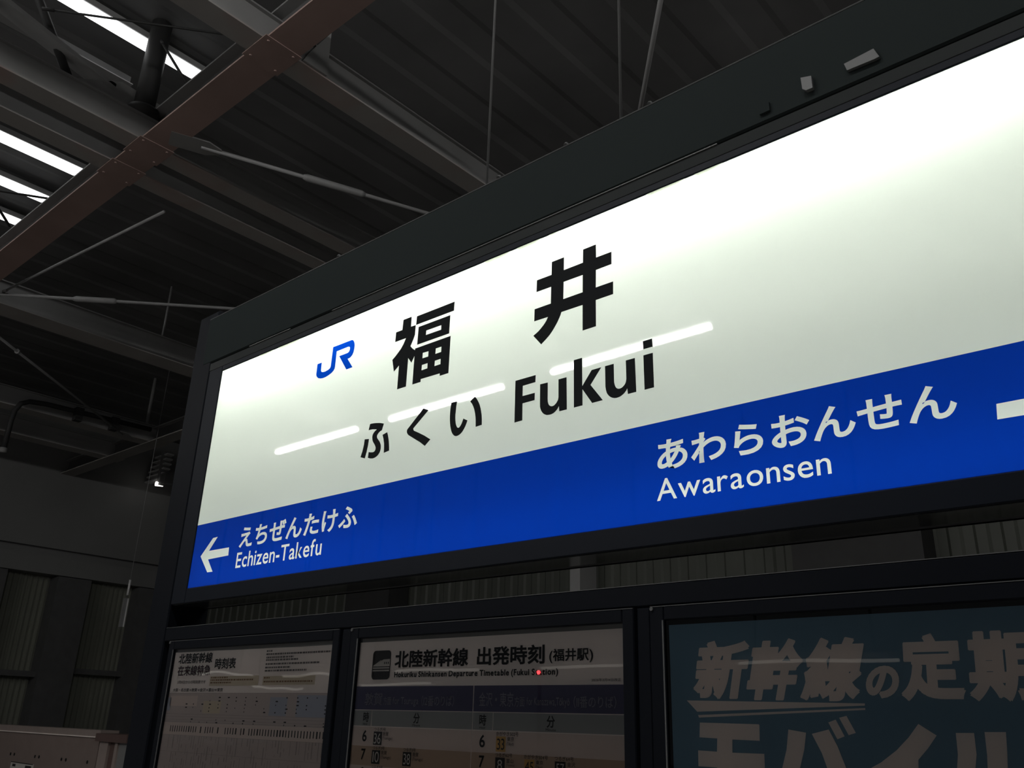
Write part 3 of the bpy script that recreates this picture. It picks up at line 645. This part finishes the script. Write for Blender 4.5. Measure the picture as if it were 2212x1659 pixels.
# tie rods with turnbuckles
def tie_rod(label, p, q, t0, t1, r=.018):
    P, Q = Vector(p), Vector(q)
    o = empty('tie_rod', p, label, 'tie rod')
    MB().tube([P, Q], r, 10).build('rod', M['rod'], o, None, True)
    a, b = P.lerp(Q, t0), P.lerp(Q, t1); d = (b - a)
    MB().tube([a, a + d * .06, a + d * .94, b], [r * 1.2, r * 1.9, r * 1.9, r * 1.2], 10).build('turnbuckle', M['rod'], o, None, True)
    d = (Q - P).normalized()
    s = Vector((-d.y, d.x, 0))
    for (c, nm) in ((P, 'end_plate'), (Q, 'end_plate')):
        dd = d if c is P else -d
        v = []
        for zz in (-.006, .006):
            for (u, w) in ((-.25, -.10), (.05, -.10), (.16, -.035), (.16, .035), (.05, .10), (-.25, .10)):
                v.append(c + dd * u + s * w + Vector((0, 0, zz)))
        f = [tuple(range(6))[::-1], tuple(range(6, 12))] + [(i, (i + 1) % 6, (i + 1) % 6 + 6, i + 6) for i in range(6)]
        link_mesh(nm, v, f, M['steel'], o)
    return o
def lerp(p, q, t): return tuple(p[i] + (q[i] - p[i]) * t for i in range(3))
tie_rod('tie rod with turnbuckle running from the girder to behind the middle of the hood', (-6.08, 2.80, 6.0), (-4.86, 5.90, 6.0), .26, .43)
tie_rod('tie rod that ends at the right part of the hood, leaning over the kanji', (-1.20, 2.62, 6.0), (-4.52, 6.52, 6.0), .10, .16)
tie_rod('tie rod with turnbuckle meeting the top of the left post', (-10.55, 2.70, 6.0), (-7.15, 6.20, 6.0), .20, .30)
tie_rod('tie rod sloping down to the conduit beams at far left', (-11.15, 2.60, 6.0), (-14.45, 6.25, 6.0), .28, .285)
bar('hanger_rod', 'thin sloping rod below the girder with a small bracket at its upper end', 'rod', (-10.4, 2.84, 6.04), (-7.05, 3.02, 5.86), .014, 'rod', 8)
bar('hanger_rod', 'thin upright rod hanging from the deck left of the stand post', 'rod', (-11.0, 5.03, 6.25), (-11.0, 5.03, 7.2), .016, 'rod', 8)
bar('hanger_rod', 'thin upright rod above the far girder at the left', 'rod', (-14.6, 6.7, 6.2), (-14.6, 6.7, 7.2), .03, 'steel', 8)

# conduit with a bend clipped to the beam
o = empty('conduit', (-14.3, 4.45, 5.25), 'curved conduit that drops beside the conduit beam at the left edge', 'pipe')
MB().tube([(-14.3, 4.45, 5.25), (-14.3, 4.455, 5.70), (-14.3, 4.47, 5.88), (-14.3, 4.53, 6.01), (-14.3, 4.65, 6.08), (-14.3, 4.9, 6.11), (-14.3, 5.6, 6.13), (-14.3, 6.65, 6.16)], .04, 10).build('pipe', M['dark'], o, None, True)
MB().tube([(-14.3, 4.45, 5.20), (-14.3, 4.45, 5.27)], .055, 10).build('end_collar', M['steel'], o, None, True)
for yy in (5.35, 5.95):
    MB().box(-14.36, -14.24, yy, yy + .12, 5.97, 6.19).build('clip', M['dark'], o)

# ================================================================== CEILING LAMPS
def strip_lamp(label, x0, x1, y0, y1, z):
    o = empty('ceiling_lamp', ((x0 + x1) / 2, (y0 + y1) / 2, z), label, 'ceiling lamp')
    MB().box(x0 - .012, x1 + .012, y0 - .01, y1 + .01, z + .03, z + .09).build('housing', M['housing'], o)
    w = x1 - x0
    MB().box(x0, x0 + w * .72, y0, y1 - .09, z, z + .03).box(x0, x0 + w * .72, y1 - .084, y1, z, z + .03).build('lens', M['strip'], o)
    MB().box(x0 + w * .81, x1, y0, y1, z, z + .03).build('side_lens', M['strip'], o)
    for yy in (y0 + .3, y1 - .3):
        MB().tube([((x0 + x1) / 2, yy, z + .09), ((x0 + x1) / 2, yy, 7.2)], .012, 6).build('hanger', M['dark'], o)
    return o
strip_lamp('bright white strip lamp at the top left, split by the dark tube strut', -6.650, -6.520, .35, 2.935, 7.05)
strip_lamp('bright strip lamp at the left edge, just under the close pair of beams', -9.105, -8.945, .35, 2.935, 7.05)
strip_lamp('bright strip lamp at the left edge, second below the close pair of beams', -9.955, -9.805, .35, 2.935, 7.05)
strip_lamp('lowest and shortest bright strip lamp at the left edge', -10.735, -10.60, .35, 2.935, 7.05)

# batten lamps along the platform, behind the viewer (seen mirrored in the sign face)
def batten(label, x0, x1, y, z):
    o = empty('batten_or_fill_lamp', ((x0 + x1) / 2, y, z), label, 'ceiling lamp')
    MB().box(x0 - .03, x1 + .03, y - .06, y + .06, z + .05, z + .12).build('housing', M['housing'], o)
    MB().tube([(x0, y, z), (x0 + .03, y, z), (x1, y, z)], [.028, .037, .037], 12).build('tube', M['lens'], o, None, True)
    for xx in (x0 + .25, x1 - .25):
        MB().tube([(xx, y, z + .12), (xx, y, 7.2)], .012, 6).build('hanger', M['dark'], o)
    return o
ROW_Y, ROW_Z = -5.37, 5.84
for lb, x0, x1 in (('left', -12.70, -10.56), ('middle', -9.76, -7.48), ('right', -6.62, -4.32)):
    batten('batten lamp across the platform mirrored in the sign face, %s one of three' % lb, x0, x1, ROW_Y, ROW_Z)
for i, (x0, x1) in enumerate(((-3.6, -1.4), (-.8, 1.4))):  # two lamps added overhead, unseen, to brighten the posters
    batten('added fill lamp above the boards, unseen overhead, %s one' % ('left', 'right')[i], x0, x1, -.9, 5.84)
o = empty('batten_or_fill_lamp', (3.2, 3.4, 5.84), 'added unseen lamp at the far right, behind the boards', 'ceiling lamp')
MB().tube([(3.2, 2.3, 5.84), (3.2, 4.5, 5.84)], .045, 12).build('tube', M['lens'], o, None, True)  # added out of view to light the right faces of the roof beams
MB().box(3.12, 3.28, 2.25, 4.55, 5.89, 5.97).build('housing', M['housing'], o)
for yy in (2.6, 4.2):
    MB().tube([(3.2, yy, 5.97), (3.2, yy, 7.2)], .012, 6).build('hanger', M['dark'], o)

o = empty('signal_lamp', (-9.92, -9.2, 0), 'small red signal light on a pole, mirrored as a dot in the middle poster pane', 'signal lamp')
MB().tube([(-9.92, -9.2, 0), (-9.92, -9.2, 2.36)], .04, 10).build('pole', M['dark'], o, None, True)
MB().box(-9.99, -9.85, -9.28, -9.18, 2.33, 2.50).build('housing', M['dark'], o)
MB().tube([(-9.92, -9.18, 2.416), (-9.92, -9.15, 2.416)], .035, 12).build('lens', M['red'], o, None, True)
# lamps of the opposite platform, mirrored faintly in the poster panes
def far_row(y, z, xs, word):
    for i, (x0, x1) in enumerate(xs):
        o = empty('platform_lamp', ((x0 + x1) / 2, y, z), 'distant warm lamp of the %s row facing the boards, behind the viewer' % word, 'lamp', 'lamps of the opposite platform, %s row' % word)
        MB().tube([(x0, y, z), (x1, y, z)], .022, 8).build('tube', M['farlens'], o, None, True)
        MB().box(x0, x1, y - .08, y + .08, z + .04, z + .1).build('housing', M['housing'], o)
        for xx in (x0 + .3, x1 - .3):
            MB().tube([(xx, y, z + .16), (xx, y, 7.2)], .02, 6).build('hanger', M['dark'], o)
far_row(-9.0, 2.47, [(-20.5 + 3.6 * i, -18.3 + 3.6 * i) for i in range(5)], 'upper')
far_row(-9.6, 2.27, [(-19.2 + 4.1 * i, -17.0 + 4.1 * i) for i in range(2)], 'lower')

# ================================================================== SMALL THINGS AT FAR LEFT
o = empty('louvred_vent', (-17.6, 8.5, 6.1), 'small striped louvre beside the left post, high at far left', 'vent')
for i in range(6):
    MB().box(-18.0 + .05 * i, -17.30 + .02 * i, 8.45, 8.60, 6.17 + .10 * i, 6.20 + .10 * i).build('slat', M['slat'], o)
MB().box(-17.40, -17.34, 8.42, 8.62, 6.05, 6.75).build('bracket', M['steel'], o)
o = empty('spot_lamp', (-17.38, 8.5, 6.04), 'tiny bright spot lamp under the louvre beside the left post', 'lamp')
MB().tube([(-17.38, 8.40, 6.05), (-17.36, 8.55, 6.055)], [.05, .04], 12).build('lens', M['spot'], o, None, True)
MB().prism([(-17.32, 6.02), (-17.05, 6.0), (-17.05, 6.25), (-17.25, 6.25)], 'y', 8.42, 8.58).build('shade', M['soffit'], o)
o = empty('hanging_sign', (-14.0, 6.65, 2.83), 'narrow sign box hanging edge-on from a rod before the far wall, left of the stand', 'sign')
MB().box(-14.03, -13.985, 6.60, 6.66, 2.83, 3.27).build('box', M['rod'], o)
MB().box(-13.985, -13.975, 6.648, 6.664, 2.83, 3.27).build('edge_strip', M['slat'], o)
MB().tube([(-14.0, 6.64, 3.27), (-14.0, 6.64, 7.2)], .005, 8).build('hanger', M['rod'], o, None, True)
MB().tube([(-14.0, 6.64, 3.32), (-14.0, 6.64, 3.56)], .018, 8).build('upper_strip', M['slat'], o, None, True)

# platform fence
o = empty('platform_fence', (-14.5, 5.0, 0), 'beige platform fence panel with pale coping at the lower left corner', 'fence')
MB().box(-17.8, -10.56, 5.0, 5.18, 0.0, 1.30).build('panel', M['fence'], o)
MB().box(-17.8, -10.54, 4.985, 5.2, 1.302, 1.375).build('coping', M['coping'], o)
MB().box(-17.8, -10.54, 4.978, 4.985, 1.295, 1.307).build('coping_edge', M['tan'], o)
for cx in (-12.895, -12.137, -11.381, -10.703):
    for dx in (-.06, .06):
        if cx > -10.8 and dx > 0: continue
        MB().tube([(cx + dx, 4.996, 1.033), (cx + dx, 5.01, 1.033)], .019, 10).build('bolt_hole', M['slot'], o)
MB().box(-12.86, -12.18, 4.99, 5.0, .80, .945).build('notice_plate', M['cream'], o)
letter_obj('plate_border', [([(-12.86, .94), (-12.18, .935), (-12.18, .945), (-12.86, .95)], [(0, 1, 2, 3)]),
           ([(-12.80, .895), (-12.70, .895), (-12.70, .925), (-12.80, .925)], [(0, 1, 2, 3)]),
           ([(-12.40, .89), (-12.22, .89), (-12.22, .92), (-12.40, .92)], [(0, 1, 2, 3)])], 4.988, M['black'], o)
o = empty('fence_post', (-10.2, 5.05, 0), 'fence post with dark brown cap beside the left post of the stand', 'post')
MB().box(-10.53, -9.80, 4.93, 5.22, 1.262, 1.345).build('cap', M['cap'], o)
MB().box(-10.46, -10.26, 4.96, 5.18, 0, 1.262).build('left_face', M['coping'], o)
MB().box(-10.26, -10.10, 4.99, 5.18, 0, 1.262).build('groove', M['cap'], o)
MB().box(-10.10, -10.04, 4.96, 5.18, 0, 1.262).build('fin', M['coping'], o)
MB().box(-10.04, -9.80, 4.98, 5.18, 0, 1.262).build('right_face', M['soffit'], o)

# ================================================================== SIGN STAND
XL, XR = -2.567, -0.090           # lit face
st = empty('sign_stand', (-1.33, 1.46, 0), 'dark free-standing steel stand carrying the lit sign and three poster cases', 'stand')
def post(x0, x1, z1):
    MB().cbox(x0, x1, 1.398, 1.53, 0.0, z1, .004).build('post', M['case'], st)
post(-2.775, -2.652, 2.895)
post(-1.783, -1.745, 1.762)
post(-0.925, -0.893, 1.762)
post(-0.005, 0.118, 2.912)
MB().cbox(-2.650, -0.007, 1.398, 1.50, 1.763, 1.802, .0025).build('rail', M['case'], st)
MB().cbox(-2.650, -0.007, 1.398, 1.50, 0.52, 0.56, .0025).build('rail', M['case'], st)
MB().box(-2.650, -0.007, 1.3985, 1.402, 1.8022, 1.8034).build('rail_edge', M['edge'], st)
for xx in (-2.713, .056):
    MB().box(xx - .12, xx + .12, 1.33, 1.6, 0.0, .015).build('base_plate', M['case'], st)

# ================================================================== ILLUMINATED STATION SIGN
sg = empty('station_sign', (-1.33, 1.46, 1.873), 'large backlit white station name sign with a blue band, above three poster cases', 'sign')
ZT, ZBOT, ZBL = 2.642, 1.917, 2.1134
YB = 1.525
# frame bars
fr = MB()
fr.cbox(-2.648, XL, 1.398, YB, 1.873, 2.66, .002)
fr.cbox(XR, -0.009, 1.398, YB, 1.873, 2.66, .002)
fr.cbox(XL, XR, 1.398, YB, 1.873, ZBOT, .002)
fr.cbox(XL, XR, 1.398, YB, ZT, 2.66, .002)
fr.build('frame', M['frame'], sg)
MB().box(-2.648, -0.009, YB - .012, YB, 1.873, 2.66).build('back_cover', M['frame'], sg)
# polished underside and trim strip
MB().box(-2.640, -0.012, 1.405, 1.490, 1.8715, 1.8728).build('underside_trim', M['trim'], sg)
MB().cbox(-2.70, 0.04, 1.400, 1.53, 2.6615, 2.690, .001).build('trim_strip', M['trim'], sg)
MB().box(-2.415, -2.19, 1.3975, 1.402, 2.6905, 2.6925).box(-1.98, -.70, 1.3975, 1.402, 2.6905, 2.6925).build('trim_glint', M['edge'], sg)  # reflected bright line above the strip, put in as pale segments
hd = MB().cbox(-2.705, 0.045, 1.397, 1.53, 2.6930, 2.872, .004).build('hood', M['hood'], sg)
MB().tube([(-2.705, 1.399, 2.8722), (.045, 1.399, 2.8722)], .0022, 6).build('hood_edge', M['edge'], hd)
for xx, zz in ((-1.10, 2.874), (-.86, 2.874), (-1.32, 2.875), (-1.98, 2.874)):
    MB().tube([(xx, 1.398, zz), (xx, 1.403, zz + .006)], .006, 8).build('screw', M['edge'], hd)
# small fittings on the hood, right part
MB().prism([(-.424, 2.740), (-.368, 2.7445), (-.360, 2.7215), (-.369, 2.7205), (-.420, 2.7225)], 'y', 1.390, 1.397).build('hinge_plate', M['edge'], hd)
MB().prism([(-.508, 2.7515), (-.487, 2.745), (-.487, 2.7165), (-.500, 2.7170), (-.507, 2.7235)], 'y', 1.388, 1.397).build('latch', M['edge'], hd)
MB().prism([(-.600, 2.734), (-.578, 2.732), (-.578, 2.712), (-.600, 2.712)], 'y', 1.392, 1.397).build('latch', M['hood'], hd)
# white lining of the light box
lin = MB()
lin.rect(XL, XR, ZBOT - .03, ZT + .0, YB - .014)
lin.add([(XL + .001, 1.4015, ZBOT), (XL + .001, YB - .014, ZBOT), (XL + .001, YB - .014, ZT), (XL + .001, 1.4015, ZT)], [(0, 1, 2, 3)])
lin.add([(XR - .001, 1.4015, ZBOT), (XR - .001, YB - .014, ZBOT), (XR - .001, YB - .014, ZT), (XR - .001, 1.4015, ZT)], [(0, 1, 2, 3)])
lin.add([(XL, 1.4015, ZBOT + .001), (XR, 1.4015, ZBOT + .001), (XR, YB - .014, ZBOT + .001), (XL, YB - .014, ZBOT + .001)], [(0, 1, 2, 3)])
lin.add([(XL, 1.4015, ZT - .001), (XR, 1.4015, ZT - .001), (XR, YB - .014, ZT - .001), (XL, YB - .014, ZT - .001)], [(0, 1, 2, 3)])
lin.build('box_liner', M['liner'], sg)
# light bars inside
def light_bar(z, y, r, s):
    m = glow('sign_light_bar_%d' % round(s * 10), (0.955, 1.0, 0.93), s)
    MB().tube([(XL + .02, y, z), (XR - .02, y, z)], r, 8).build('light_bar', m, sg, None, True)
for z, y, r, s in BARS: light_bar(z, y, r, s)
m_side = glow('sign_side_light_bar', (0.955, 1.0, 0.93), 0.8)
for xx in (XL + .012, XR - .012):
    MB().tube([(xx, 1.475, ZBOT + .02), (xx, 1.475, ZT - .06)], .004, 8).build('light_bar', m_side, sg, None, True)
# faces
fl = MB().rect(XL, XR, ZBL, ZT, 1.4010)
fl.build('face_panel', M['face'], sg)
ALINES = [
    ('えちぜんたけふ', -2.3108, -1.7700, 2.0142, 2.0752, .022),
    ('Echizen-Takefu', -2.3130, -1.9080, 1.9566, 2.0022, .008),
    ('あわらおんせん', -.8700, -.3285, 2.0150, 2.0752, .024),
    ('Awaraonsen', -.8735, -.5345, 1.9565, 1.9990, .004),
]
GL = [line_loops(*a) for a in ALINES]
AL = OUT['arrow'][0]
dx = -0.2776
tail = max(p[0] for p in AL)
AR = [(dx + (tail - x), z) for x, z in AL][::-1]
# the blue sheet is cut glyph by glyph, so that every letter is an opening in it
band_parts = []
def cut_cell(x0, x1, z0, z1, loops):
    band_parts.append(fill_loops([[(x0, z0), (x1, z0), (x1, z1), (x0, z1)]] + loops))
def span(loops): return min(x for l in loops for x, _ in l), max(x for l in loops for x, _ in l)
def cut_row(z0, z1, x0, x1, cells):
    x = x0
    for i, lps in enumerate(cells):
        nx = x1 if i == len(cells) - 1 else (span(lps)[1] + span(cells[i + 1])[0]) / 2
        cut_cell(x, nx, z0, z1, lps); x = nx
ZM = 2.0085
xa, xb, xc_, xd = -2.34, -1.30, -1.0, -.303
cut_cell(XL, xa, ZBOT, ZBL, [AL])
cut_row(ZM, ZBL, xa, xb, GL[0]); cut_row(ZBOT, ZM, xa, xb, GL[1])
cut_cell(xb, xc_, ZBOT, ZBL, [])
cut_row(ZM, ZBL, xc_, xd, GL[2]); cut_row(ZBOT, ZM, xc_, xd, GL[3])
cut_cell(xd, XR, ZBOT, ZBL, [AR])
letter_obj('blue_band', band_parts, 1.4010, M['blue'], sg)
Lm = [[fill_loops(g) for g in G] for G in GL]
letter_obj('next_stop_lettering', Lm[0] + Lm[1], 1.4010, M['white'], sg, 'white lettering beside the left arrow')
letter_obj('next_stop_lettering', Lm[2] + Lm[3], 1.4010, M['white'], sg, 'white lettering left of the right arrow')
flat('arrow', [AL], 1.4010, M['white'], sg, 'white arrow pointing left')
flat('arrow', [AR], 1.4010, M['white'], sg, 'white arrow pointing right')
flat('railway_logo', OUT['logo'], 1.3995, M['logo'], sg, 'blue two-letter logo')
flat('kanji', OUT['fuku'], 1.3995, M['ink'], sg, 'first large black kanji')
flat('kanji', OUT['i'], 1.3995, M['ink'], sg, 'second large black kanji')
for q in (OUT['fukui_kana'][:3], OUT['fukui_kana'][3:4], OUT['fukui_kana'][4:]): flat('kana', q, 1.3995, M['ink'], sg)
flat('latin_lettering', OUT['Fukui'], 1.3995, M['ink'], sg)
for xa_, xb_, h_ in ((-2.345, -2.266, .006), (-2.241, -2.126, .008), (-1.355, -1.268, .008), (-1.246, -1.171, .008), (-1.146, -1.113, .004), (-.872, -.778, .007), (-.754, -.690, .007)):
    flat('tape_remnant', [[(xa_ + .006, 2.6418 - h_), (xb_ - .02, 2.6418 - h_ * .8), (xb_, 2.6418), (xa_ - .004, 2.6418)]], 1.3998, M['tape'], sg)
# hangers that hold the sign top to the roof
bar('hanger_rod', 'thin upright rod dropping behind the hood beside the leaning tie rod', 'rod', (-1.005, 1.50, 2.872), (-1.005, 1.50, 7.2), .0035, 'rod', 8)
bar('hanger_rod', 'thin upright rod dropping behind the hood right of the beam end', 'rod', (-1.46, 1.50, 2.872), (-1.46, 1.50, 7.2), .0035, 'rod', 8)

# ================================================================== POSTER CASES
def case(label, x0, x1, pane, m='case'):
    o = empty('poster_case', ((x0 + x1) / 2, 1.42, .562), label, 'notice case')
    f = MB(); w = .030; z0, z1 = .562, 1.7615; iz = 1.736
    f.cbox(x0, x0 + w, 1.392, 1.43, z0, z1, .002); f.cbox(x1 - w + .004, x1, 1.392, 1.43, z0, z1, .002)
    f.cbox(x0 + w, x1 - w + .004, 1.392, 1.43, iz, z1, .002); f.cbox(x0 + w, x1 - w + .004, 1.392, 1.43, z0, z0 + .03, .002)
    fo = f.build('frame', M[m], o)
    MB().box(x0 + .005, x1 - .005, 1.412, 1.43, z0 + .005, z1 - .005).build('back_panel', M[m], o)
    e = MB().box(x0 + w - .0035, x0 + w - .001, 1.3912, 1.394, z0 + .03, iz)
    e.build('bead', M['edge'], fo)
    MB().box(x0 + .002, x1 - .002, 1.3912, 1.393, z1 - .0014, z1 - .0002).build('frame_lip', M['edge'], fo)
    MB().tube([(x0 + .006, 1.389, z1 - .005), (x0 + .006, 1.393, z1 - .005)], .0035, 8).build('screw', M['edge'], fo)
    MB().rect(x0 + w, x1 - w + .004, z0 + .03, iz, 1.3965).build('pane', M[pane], o)
    return o
case('left poster case under the sign, holding the pinkish full timetable', -2.604, -1.785, 'film')
case('middle poster case under the sign, holding the hourly departure timetable', -1.742, -.926, 'film2')
case('right poster case under the sign, holding the dark blue poster', -.892, -.062, 'film2')

YP = 1.4000
def R4(x0, x1, z0, z1): return ([(x0, z0), (x1, z0), (x1, z1), (x0, z1)], [(0, 1, 2, 3)])

# ---- middle poster: departure timetable
p = empty('timetable_poster', (-1.33, 1.405, .62), 'departure timetable poster with a train icon and navy band, in the middle case', 'poster')
MB().box(-1.716, -.9505, 1.4062, 1.4085, .60, 1.737).build('backing_sheet', M['backing'], p)
MB().box(-1.7145, -.9515, YP + .001, 1.4055, .61, 1.7270).build('sheet', M['paper'], p)
yb, yt, yx = YP + .0006, YP + .0002, YP - .0002
hb = letter_obj('header_band', [R4(-1.7145, -1.3328, 1.5772, 1.6278), R4(-1.3302, -.9515, 1.5772, 1.6278)], yb, M['navy'], p)
chd = letter_obj('column_header', [R4(-1.7145, -1.6505, 1.5425, 1.5755), R4(-1.648, -1.3325, 1.5425, 1.5755), R4(-1.3305, -1.2755, 1.5425, 1.5755), R4(-1.2735, -.9515, 1.5425, 1.5755)], yb, M['headgrey'], p)
rows = []; rowd = []
zz = 1.5405; dz = .0405
for i in range(22):
    b = zz - dz
    (rowd if i % 2 else rows).extend([R4(-1.7145, -1.3325, b, zz), R4(-1.3305, -.9515, b, zz)])
    zz = b
letter_obj('pale_hour_row', rows, yb, M['rowlight'], p)
letter_obj('tan_hour_row', rowd, yb, M['rowdark'], p)
def tl(a): 
    t, x0, x1, z0, z1 = a[:5]
    return line_mesh(t, x0, x1, z0, z1, a[5] if len(a) > 5 else .0)
letter_obj('title_lettering', [tl(a) for a in T2['title']], yt, M['black'], p)
letter_obj('english_title', [tl(a) for a in T2['english']], yt, M['black'], p)
letter_obj('band_lettering', [tl(a) for a in T2['band']], yt, M['lilac'], hb)
letter_obj('column_lettering', [tl(a) for a in T2['cols']], yt, M['black'], chd)
for a in T2['hours']: letter_obj('hour_number', [tl(a)], yt, M['black'], p)
letter_obj('train_lettering', [tl(a) for a in T2['train']], yt, M['black'], p)
def minute_boxes(boxes, nums, mb, mn, lb):
    for q in boxes:
        bo = letter_obj('minute_box', [R4(*q)], yt, M[mb], p, lb)
        for a in nums:
            if q[0] - .002 < (a[1] + a[2]) / 2 < q[1] + .002 and q[2] - .004 < (a[3] + a[4]) / 2 < q[3] + .004:
                letter_obj('minute_number', [tl(a)], yx, M[mn], bo)
minute_boxes(T2['bbox'], T2['bmin'], 'black', 'cream', 'black box with pale digits')
minute_boxes(T2['obox'], T2['omin'], 'orange', 'black', 'orange box with dark digits')
# train icon
def rrect(x0, x1, z0, z1, r, n=6):
    q = []
    for cx, cz, a0 in ((x1 - r, z1 - r, 0), (x0 + r, z1 - r, 90), (x0 + r, z0 + r, 180), (x1 - r, z0 + r, 270)):
        for i in range(n + 1):
            a = math.radians(a0 + 90 * i / n); q.append((cx + r * math.cos(a), cz + r * math.sin(a)))
    return q
icn = flat('train_icon', [rrect(-1.6615, -1.5985, 1.6425, 1.7065, .009)], yt, M['black'], p)
tx = lambda u: -1.6615 + u * .063
tz = lambda w: 1.6425 + w * .064
flat('train_shape', [[(tx(.04), tz(.45)), (tx(.08), tz(.49)), (tx(.2), tz(.545)), (tx(.42), tz(.62)), (tx(.62), tz(.69)), (tx(.97), tz(.70)), (tx(.97), tz(.45))],
      [(tx(.66), tz(.60)), (tx(.71), tz(.60)), (tx(.71), tz(.53)), (tx(.66), tz(.53))], [(tx(.76), tz(.60)), (tx(.81), tz(.60)), (tx(.81), tz(.53)), (tx(.76), tz(.53))],
      [(tx(.86), tz(.60)), (tx(.91), tz(.60)), (tx(.91), tz(.53)), (tx(.86), tz(.53))],
      [(tx(.22), tz(.555)), (tx(.30), tz(.575)), (tx(.50), tz(.665)), (tx(.46), tz(.665))]], yx, M['cream'], icn)
letter_obj('track_line', [R4(tx(.05), tx(.96), tz(.37), tz(.42)), R4(tx(.05), tx(.96), tz(.28), tz(.33))], yx, M['cream'], icn)

# ---- left poster: full timetable
p = empty('timetable_poster', (-2.19, 1.405, .62), 'pinkish full timetable poster crowded with columns, in the left case', 'poster')
MB().box(-2.588, -1.800, 1.4062, 1.4085, .60, 1.7375).build('backing_sheet', M['backing'], p)
sh = [(-2.580, .61), (-1.805, .61), (-1.805, 1.7262), (-1.95, 1.7250), (-2.10, 1.7262), (-2.26, 1.7262), (-2.34, 1.7274), (-2.45, 1.7268), (-2.580, 1.7280)]
MB().prism(sh, 'y', YP + .001, 1.4055).build('sheet', M['paper'], p)
letter_obj('title_lettering', [tl(a) for a in T1['black']], yt, M['black'], p)
letter_obj('express_lettering', [tl(a) for a in T1['maroon']], yt, M['maroon'], p)
letter_obj('small_lettering', [tl(a) for a in T1['small']], yt, M['faint'], p)
letter_obj('route_lettering', [tl(a) for a in T1['route']], yt, M['black'], p)
letter_obj('table_ground', [R4(-2.580, -1.806, .62, 1.6128)], yb, M['tablegrey'], p)
letter_obj('pale_table_band', [R4(-2.578, -1.806, 1.528, 1.5335), R4(-2.578, -1.806, 1.5005, 1.5275)], yb - .0002, M['rowlight'], p)
letter_obj('tan_patch', [R4(-2.375, -2.285, 1.560, 1.592), R4(-2.36, -2.12, 1.632, 1.6575), R4(-2.10, -1.875, 1.633, 1.655)], yb - .0002, M['tinttan'], p)
letter_obj('blue_patch', [R4(-2.575, -2.555, 1.565, 1.60), R4(-2.055, -1.98, 1.558, 1.603), R4(-1.94, -1.812, 1.556, 1.608)], yb - .0002, M['tintblue'], p)
letter_obj('white_patch', [R4(-2.56, -2.41, 1.578, 1.606)], yb - .0002, M['rowlight'], p)
marks = []
rnd = random.Random(3)
def dashes(x0, x1, z, h, wmin, wmax, g):
    x = x0
    while x < x1:
        w = rnd.uniform(wmin, wmax)
        marks.append(R4(x, min(x + w, x1), z, z + h)); x += w + rnd.uniform(g * .5, g)
# tables: rules
rules = [R4(-2.58, -1.806, z, z + .0007) for z in (1.6125, 1.556, 1.549, 1.541, 1.5355, 1.500, 1.456, 1.40, 1.34, 1.29, 1.23, 1.16, 1.09, 1.0, .93, .86, .79, .72)]
letter_obj('table_rule', rules, yb - .0003, M['faint'], p)
k = 0; x = -2.535
while x < -1.815:
    if rnd.random() < .86:
        w = .0058 if rnd.random() < .35 else .0040
        marks.append(R4(x, x + w, 1.509 + rnd.uniform(-.001, .001), 1.525))
    x += .0125
letter_obj('train_number', marks, yt, M['black'], p); marks = []
x = -2.535
while x < -1.815:
    z = 1.50
    while z > .66:
        h = rnd.uniform(.004, .045)
        if rnd.random() < .62: marks.append(R4(x, x + rnd.choice((.0018, .0026, .0036)), z - h, z))
        z -= h + rnd.uniform(.003, .03)
    x += .0125
letter_obj('time_column', marks, yt, M['faint'], p); marks = []
for x in (-2.47, -2.43, -2.385, -2.345, -2.30, -2.255, -2.215, -2.17, -2.12, -2.08, -2.03, -1.985, -1.94, -1.90, -1.86, -1.825):
    for z in (1.603, 1.594, 1.585, 1.576, 1.567, 1.545, 1.538):
        if rnd.random() < .6: marks.append(R4(x, x + rnd.choice((.003, .005, .010)), z - .003, z))
letter_obj('table_heading', marks, yt, M['black'], p); marks = []
for z, x0, x1 in ((1.7165, -2.098, -2.072), (1.7085, -2.098, -1.822), (1.7000, -2.096, -1.975), (1.6935, -2.096, -1.955), (1.6835, -2.096, -1.865), (1.6745, -2.096, -1.985), (1.6665, -2.096, -1.915)):
    dashes(x0, x1, z, .0042, .004, .012, .0035)
letter_obj('notice_line', marks, yt, M['greyink'], p); marks = []
for z, x0, x1 in ((1.652, -2.355, -2.27), (1.6455, -2.355, -2.145), (1.6385, -2.355, -2.25), (1.649, -2.095, -2.07), (1.6395, -2.095, -1.885)):
    dashes(x0, x1, z, .0038, .004, .011, .0035)
letter_obj('advice_line', marks, yt, M['brownink'], p)

# ---- right poster: blue pass advertisement
p = empty('advertising_poster', (-.47, 1.405, .62), 'dark blue poster with huge pale slanted lettering, in the right case', 'poster')
MB().box(-.857, -.094, YP + .001, 1.4055, .60, 1.728).build('sheet', M['poster'], p)
K3 = []
for ch, tlx, blx, trx, brx, z0, z1 in T3:
    vs, fs = glyph(ch, .046 if ch != 'の' else .052, True)
    a = min(u for u, _ in vs); b = max(u for u, _ in vs); c = min(w for _, w in vs); d = max(w for _, w in vs)
    o2 = []
    for u, w in vs:
        s = (u - a) / (b - a); t = (w - c) / (d - c)
        o2.append(((1 - t) * (blx + s * (brx - blx)) + t * (tlx + s * (trx - tlx)), z0 + t * (z1 - z0)))
    K3.append((o2, fs))
letter_obj('headline_kanji', K3, yt, M['tan'], p)
flat('underline_swoosh', OUT3['swoosh'], yt, M['tan'], p)
for key in ('mo', 'ba', 'i', 'ru'):
    flat('large_katakana', OUT3[key], yt, M['tan'], p)
